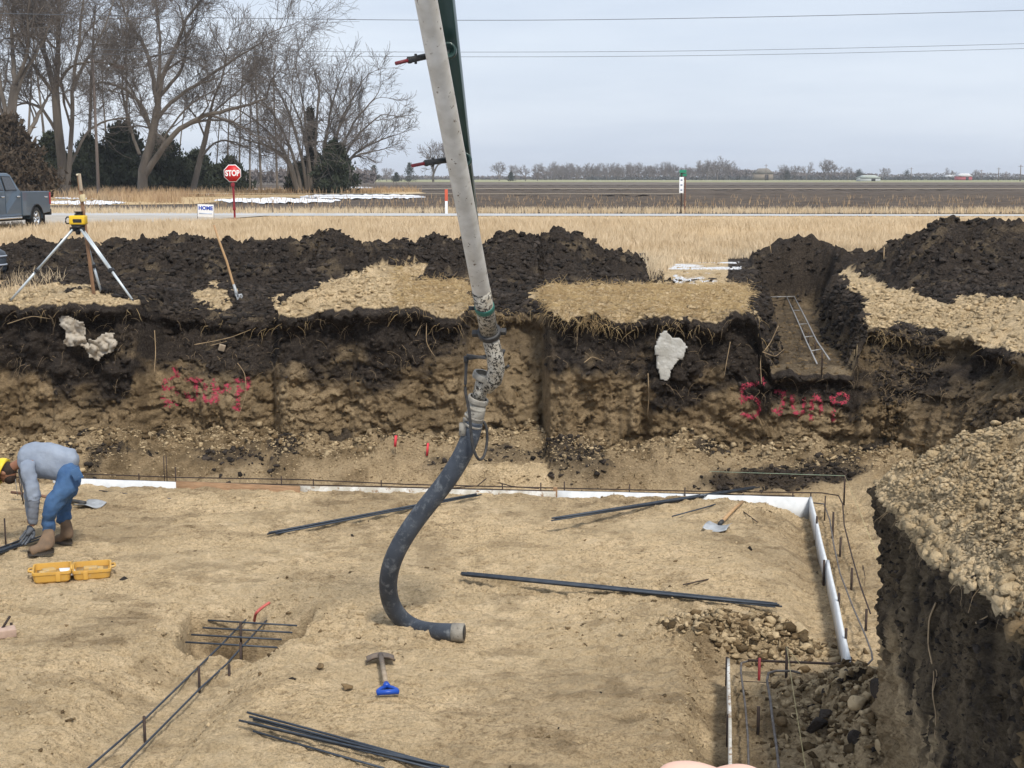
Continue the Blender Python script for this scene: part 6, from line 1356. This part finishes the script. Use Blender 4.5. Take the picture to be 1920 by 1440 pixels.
def panel(pts, y, name, m, parent, th=.012, tum=.32):
    V = [(x, y - tum * max(0, z - 1.3) + th, z) for x, z in pts]; n = len(V); V += [(x, y - tum * max(0, z - 1.3) - .02, z) for x, z in pts]; bm = bmesh.new(); vs = [bm.verts.new(v) for v in V]
    bm.faces.new(vs[:n]); bm.faces.new(vs[n:][::-1])
    for i in range(n): bm.faces.new((vs[i], vs[(i + 1) % n], vs[n + (i + 1) % n], vs[n + i]))
    bmesh.ops.recalc_face_normals(bm, faces=bm.faces[:]); me = bpy.data.meshes.new(name); bm.to_mesh(me); bm.free(); me.materials.append(m); o = bpy.data.objects.new(name, me); COL.objects.link(o); o.parent = parent; return o
for pts, nm in (([(1.20, .62), (1.20, 1.32), (1.40, 1.40), (1.62, 1.86), (2.28, 1.88), (2.32, 1.34), (2.32, .62)], 'door'), ([(2.36, .62), (2.36, 1.34), (2.34, 1.88), (2.92, 1.86), (3.42, 1.40), (3.50, 1.32), (3.50, .62)], 'door')):
    dr = panel(pts, Y0, nm, m_tr, tr); rear = pts[0][0] < 2
    wp = [(1.46, 1.40), (1.66, 1.81), (2.22, 1.82), (2.24, 1.40)] if rear else [(2.44, 1.40), (2.43, 1.82), (2.88, 1.81), (3.28, 1.42)]
    fr_ = panel([(x + (.03 if x > np.mean([p[0] for p in wp]) else -.03), z + (.03 if z > 1.6 else -.03)) for x, z in wp], Y0 + .008, 'window_frame', m_trim, dr); panel(wp, Y0 + .016, 'window', m_glass, dr)
    hx = 1.42 if rear else 2.56; MB().box((hx, Y0 + .035, 1.17), (.20, .03, .045), None, .012).build('door_handle', m_chr, dr)
MB().box((2.6, Y0 + .05, .47), (2.5, .10, .06), None, .01).build('running_board', m_chr, tr)
MB().box((3.30, Y0 + .14, 1.42), (.16, .26, .22), None, .05).build('side_mirror', m_tr, tr)
MB().box((-1.16, -.86, .60), (.14, 1.98, .22), None, .03).build('rear_bumper', m_trim, tr)
MB().box((-1.10, Y0 - .03, 1.08), (.10, .10, .42), None, .015).build('tail_light', m_tail, tr)
MB().box((-.80, Y0 + .002, 1.13), (.24, .012, .05), None, .003).build('badge', m_chr, tr)
MB().tube([(x, Y0 + .004, z) for x, z in arch(0, .51)], .02, 6).build('wheel_arch_trim', m_trim, tr)
MB().box((2.0, -.86, .45), (5.2, 1.5, .18)).build('underbody', m_trim, tr)
MB().box((-.58, Y0 - .12, .33), (.02, .28, .36), None, .004).build('mud_flap', m_trim, tr)
for x_, y_w in ((0, Y0 - .14), (WB, Y0 - .14), (0, Y1 + .14), (WB, Y1 + .14)):
    wl = bpy.data.objects.new('wheel', None); COL.objects.link(wl); wl.parent = tr; wl.location = (x_, y_w, .41); rot = np.array(Euler((-math.pi / 2, 0, 0)).to_matrix()); s_ = 1 if y_w > -.5 else -1
    MB().lathe([(.24, -.12), (.36, -.13), (.405, -.09), (.41, 0), (.405, .09), (.36, .13), (.25, .12)], 32, (0, 0, 0), rot).build('tyre', m_tyre, wl, True)
    mb = MB().lathe([(.255, -.1), (.255, .115), (.235, .12), (.215, .06)], 32, (0, 0, 0), rot).lathe([(0, .07), (.06, .075), (.07, .05)], 16, (0, 0, 0), rot)
    for k in range(6): a = k * 1.047; mb.tube([(0, -.0 + .06 * s_, 0), (.235 * math.cos(a), .085 * s_, .235 * math.sin(a))], [.045, .03], 6)
    mb.build('rim', m_alloy, wl)
# ------------------------------------------------------------------ signs and posts
m_sr = mat('sign_red', (.50, .008, .012), .45); m_sw = mat('sign_white', (.75, .76, .78), .5); m_sg = mat('sign_green', (.02, .20, .12), .5); m_post = mat('dark_red_post', (.20, .012, .022), .6); m_rust = mat('rusty_post', (.20, .08, .05), .9, (.12, .06, .05), 8)
m_blt = mat('blue_lettering', (.01, .06, .40), .6)
def text(s, size, m, parent, loc, ext=.004, bold=.012, rot=(R(90), 0, 0), sx=1.0):
    cu = bpy.data.curves.new('lettering', 'FONT'); cu.body = s; cu.size = size; cu.extrude = ext; cu.offset = bold; cu.align_x = 'CENTER'; cu.align_y = 'CENTER'
    t = bpy.data.objects.new('lettering', cu); COL.objects.link(t); dg = bpy.context.evaluated_depsgraph_get(); me = bpy.data.meshes.new_from_object(t.evaluated_get(dg)); bpy.data.objects.remove(t)
    o = bpy.data.objects.new('lettering', me); me.materials.clear(); me.materials.append(m); COL.objects.link(o); o.parent = parent; o.location = loc; o.rotation_euler = rot; o.scale = (sx, 1, 1); return o
YS = 61.3; sb_ = at_y(440, 406, YS); st_ = empty('stop_sign', (sb_.x, YS, 0), label='red octagonal stop sign on a dark red post by the road', cat='stop sign'); st_.rotation_euler = (0, R(-1.2), 0)
zc_ = at_y(434, 325, YS).z; oc = []
def octa(r): return [(r / math.cos(math.pi / 8) * math.cos(math.pi / 8 + k * math.pi / 4), r / math.cos(math.pi / 8) * math.sin(math.pi / 8 + k * math.pi / 4)) for k in range(8)]
MB().box((0, .03, zc_ / 2 - .1), (.085, .05, zc_ + .3), None, .006).build('post', m_post, st_); MB().box((-.01, 0, zc_ - .50), (.16, .06, .16), None, .01).build('bracket', m_post, st_); MB().box((0, 0, .45), (.13, .06, .13), None, .01).build('bracket', m_post, st_)
o = MB().prism([(x, z + zc_) for x, z in octa(.375)], -.01, 0.0).build('sign_border', m_sw, st_); MB().prism([(x, z + zc_) for x, z in octa(.345)], -.014, -.0102).build('sign_face', m_sr, st_)
text('STOP', .34, m_sw, st_, (0, -.018, zc_), .002, .014, sx=.76)
YG = 58.5; a_ = at_y(385, 395, YG); ys_ = empty('yard_sign', (a_.x, YG, 0), label='white yard sign reading HOME in blue letters beside the side road', cat='yard sign'); ys_.rotation_euler = (0, R(2), R(-4))
hz_ = a_.z; MB().box((0, 0, hz_), (.72, .015, .52), None, .003).build('panel', m_sw, ys_); text('HOME', .215, m_blt, ys_, (0, -.012, hz_ + .10), .002, .010, sx=1.0)
MB().box((0, -.0095, hz_ - .12), (.56, .003, .05)).build('small_print_band', mat('pale_blue_print', (.45, .52, .66), .6), ys_)
for s_ in (-1, 1): MB().tube([(s_ * .35, .0, -.1), (s_ * .35, 0, hz_ + .26)], .012, 6).build('wire_leg', M['stake'], ys_)
YD = 70.0; b_ = at_y(837, 398, YD); o = empty('delineator_post', (b_.x, YD, 0), label='orange red over white roadside marker post left of the pump pipe', cat='marker post'); h1 = at_y(837, 377, YD).z; h2 = at_y(837, 355, YD).z
MB().box((0, 0, h1 / 2 - .1), (.13, .05, h1 + .2), None, .008).build('white_part', m_sw, o); MB().box((0, 0, (h1 + h2) / 2), (.15, .055, h2 - h1), None, .01).build('orange_part', mat('faded_orange', (.55, .10, .05), .6), o)
YR = 71.0; b_ = at_y(1279, 397, YR); o = empty('road_sign', (b_.x, YR, 0), label='green street name blades above a white vertical plate on posts across the road', cat='street sign')
zt_ = at_y(1279, 318, YR).z; MB().box((-.05, .03, zt_ / 2), (.07, .05, zt_), None, .005).build('post', M['stake'], o); MB().box((.13, .03, (zt_ - .4) / 2), (.06, .05, zt_ - .4), None, .005).build('post', m_rust, o)
MB().box((.0, -.01, zt_ - .09), (.36, .02, .15), None, .004).build('green_blade', m_sg, o); MB().box((.03, .04, zt_ - .26), (.34, .02, .14), None, .004).build('green_blade', m_sg, o)
zp0, zp1 = at_y(1279, 362, YR).z, at_y(1279, 332, YR).z; pl = MB().box((-.06, -.02, (zp0 + zp1) / 2), (.22, .02, zp1 - zp0), None, .004).build('white_plate', m_sw, o)
for k in range(3): MB().box((-.06, -.033, zp0 + .16 + k * .25), (.10, .004, .09)).build('plate_mark', mat('faded_mark', (.28, .32, .42), .7), pl)
# wire fence and utility poles far away
fe = empty('wire_fence', (at_y(725, 350, 190).x, 190, 0), label='sagging wire fence of thin posts beyond the yard trees', cat='fence')
for x_ in (676, 684, 692, 703, 712, 722, 735, 739, 742, 752, 763, 765, 769): p = at_y(x_, 350, 190 + (x_ - 676) * .25); MB().tube([(p.x - fe.location.x, p.y - 190, -.2), (p.x - fe.location.x + random.uniform(-.15, .15), p.y - 190, random.uniform(.75, 1.25))], .06, 5).build('post', m_bark, fe)
for z_w in (.45, .9): a, b = at_y(676, 350, 190), at_y(769, 350, 213); MB().tube([(a.x - fe.location.x, 0, z_w), (b.x - fe.location.x, 23, z_w)], .012, 4).build('wire', M['stake'], fe)
m_pole = mat('utility_pole_wood', (.16, .13, .115), .9)
for k, (x_, yt, Y) in enumerate([(1913, 309, 620), (1872, 314, 760), (1886, 321, 900), (1436, 308, 800), (1840, 318, 900), (1708, 314, 800)]):
    b_ = at_y(x_, 333, Y); h_ = at_y(x_, yt, Y).z; o = empty('utility_pole', (b_.x, Y, 0), label=['rightmost and tallest', 'second from right', 'third from right', 'leftmost', 'fourth from right', 'fifth from right'][k] + ' thin utility pole on the right horizon', cat='utility pole', group='utility poles on the horizon')
    MB().tube([(0, 0, -1), (0, 0, h_)], [.28, .18], 6).build('pole', m_pole, o); MB().box((0, 0, h_ - .7), (2.2, .15, .15)).build('crossarm', m_pole, o)
def house(px, Y, w_, h_, dpt, mw, mr, label):
    b_ = at_y(px, 333, Y); o = empty('farm_building', (b_.x, Y, 0), label=label, cat='farm building'); MB().box((0, 0, h_ / 2), (w_, dpt, h_)).build('wall', mw, o)
    MB().prism([(-w_ / 2 - .5, h_), (w_ / 2 + .5, h_), (w_ / 2 * .4, h_ * 1.7), (-w_ / 2 * .4, h_ * 1.7)], -dpt / 2 - .5, dpt / 2 + .5).build('roof', mr, o); MB().box((w_ * .15, -dpt / 2 - .03, h_ * .4), (w_ * .2, .1, h_ * .8)).build('door', m_trim, o)
house(1628, 640, 9, 1.7, 8, mat('white_siding', (.6, .62, .64), .8), mat('grey_roof', (.42, .46, .44), .8), 'small white building low among the right horizon trees')
house(1806, 900, 9, 2.6, 8, mat('red_siding', (.45, .10, .12), .8), mat('pale_roof', (.6, .6, .62), .8), 'reddish pink building on the right horizon')
house(1785, 1000, 14, 2.2, 8, mat('pale_siding', (.5, .52, .54), .8), mat('pale_roof2', (.55, .57, .6), .8), 'long pale building left of the reddish one on the horizon')
house(1430, 900, 12, 4.5, 8, mat('dun_siding', (.24, .2, .16), .9), mat('dun_roof', (.2, .18, .16), .9), 'dun farm building below the thin mast in the horizon trees')
# overhead wires
m_wire = mat('overhead_wire', (.10, .11, .13), .7)
def wire(L, Y0_, Y1_, label, r):
    n = len(L); P_ = [at_y(a, b, Y0_ + (Y1_ - Y0_) * i / (n - 1)) for i, (a, b) in enumerate(L)]; b0 = P_[0].copy(); A = np.array([(p - b0)[:] for p in P_]); t = np.linspace(0, n - 1, 40); Q = np.stack([np.interp(t, range(n), A[:, k]) for k in range(3)], 1)
    for _ in range(20): Q[1:-1] = .5 * Q[1:-1] + .25 * (Q[:-2] + Q[2:])
    o = MB().tube(Q, r, 6).build('overhead_wire', m_wire, None, True); o.location = b0; tag(o, label, 'wire')
wire([(-200, 20), (200, 30), (470, 35), (850, 39), (1100, 38), (1500, 31), (1920, 20), (2600, -2)], 72, 76, 'highest of the three overhead wires crossing the sky', .016)
wire([(-200, 88), (600, 97), (860, 98), (1300, 97), (1920, 83), (2600, 60)], 84, 86, 'middle of the three overhead wires', .013)
wire([(-200, 98), (600, 105), (860, 107), (1300, 106), (1920, 92), (2600, 70)], 84, 86, 'lowest of the three overhead wires', .013)
# yard light on a pole among the trees
YL2 = 125; pb2 = at_y(185, 365, YL2); o = empty('yard_light', (pb2.x, YL2, 0), label='yard light on a curved arm among the bare trees at the left', cat='lamp'); z2 = at_y(185, 110, YL2).z
MB().tube([(0, 0, -1), (0, 0, z2)], [.16, .10], 8).build('pole', m_pole, o); ar = [at_y(a, b, YL2) - Vector((pb2.x, YL2, 0)) for a, b in ((185, 118), (200, 117), (214, 121))]
MB().tube(ar, .05, 6).build('arm', m_pole, o); lc = at_y(223, 125, YL2) - Vector((pb2.x, YL2, 0)); MB().box(tuple(lc), (.9, .4, .32), np.array(Euler((0, .25, 0)).to_matrix()), .08).build('lamp_head', mat('brown_lamp', (.12, .09, .075), .7), o)
# small stakes and weeds at the gap between the heaps
for (x_, y0, y1, l) in ((1447, 452, 472, 'thin twig standing left on the black heap behind the raised trench'), (1657, 463, 487, 'thin stake standing left of the tall right heap')):
    b_ = ontop(x_, y1); bar('twig', [b_ - Vector((0, 0, .1)), at_y(x_ - 4 if x_ < 1500 else x_ + 1, y0, b_.y)], .010, M['root'], l, cat='twig')
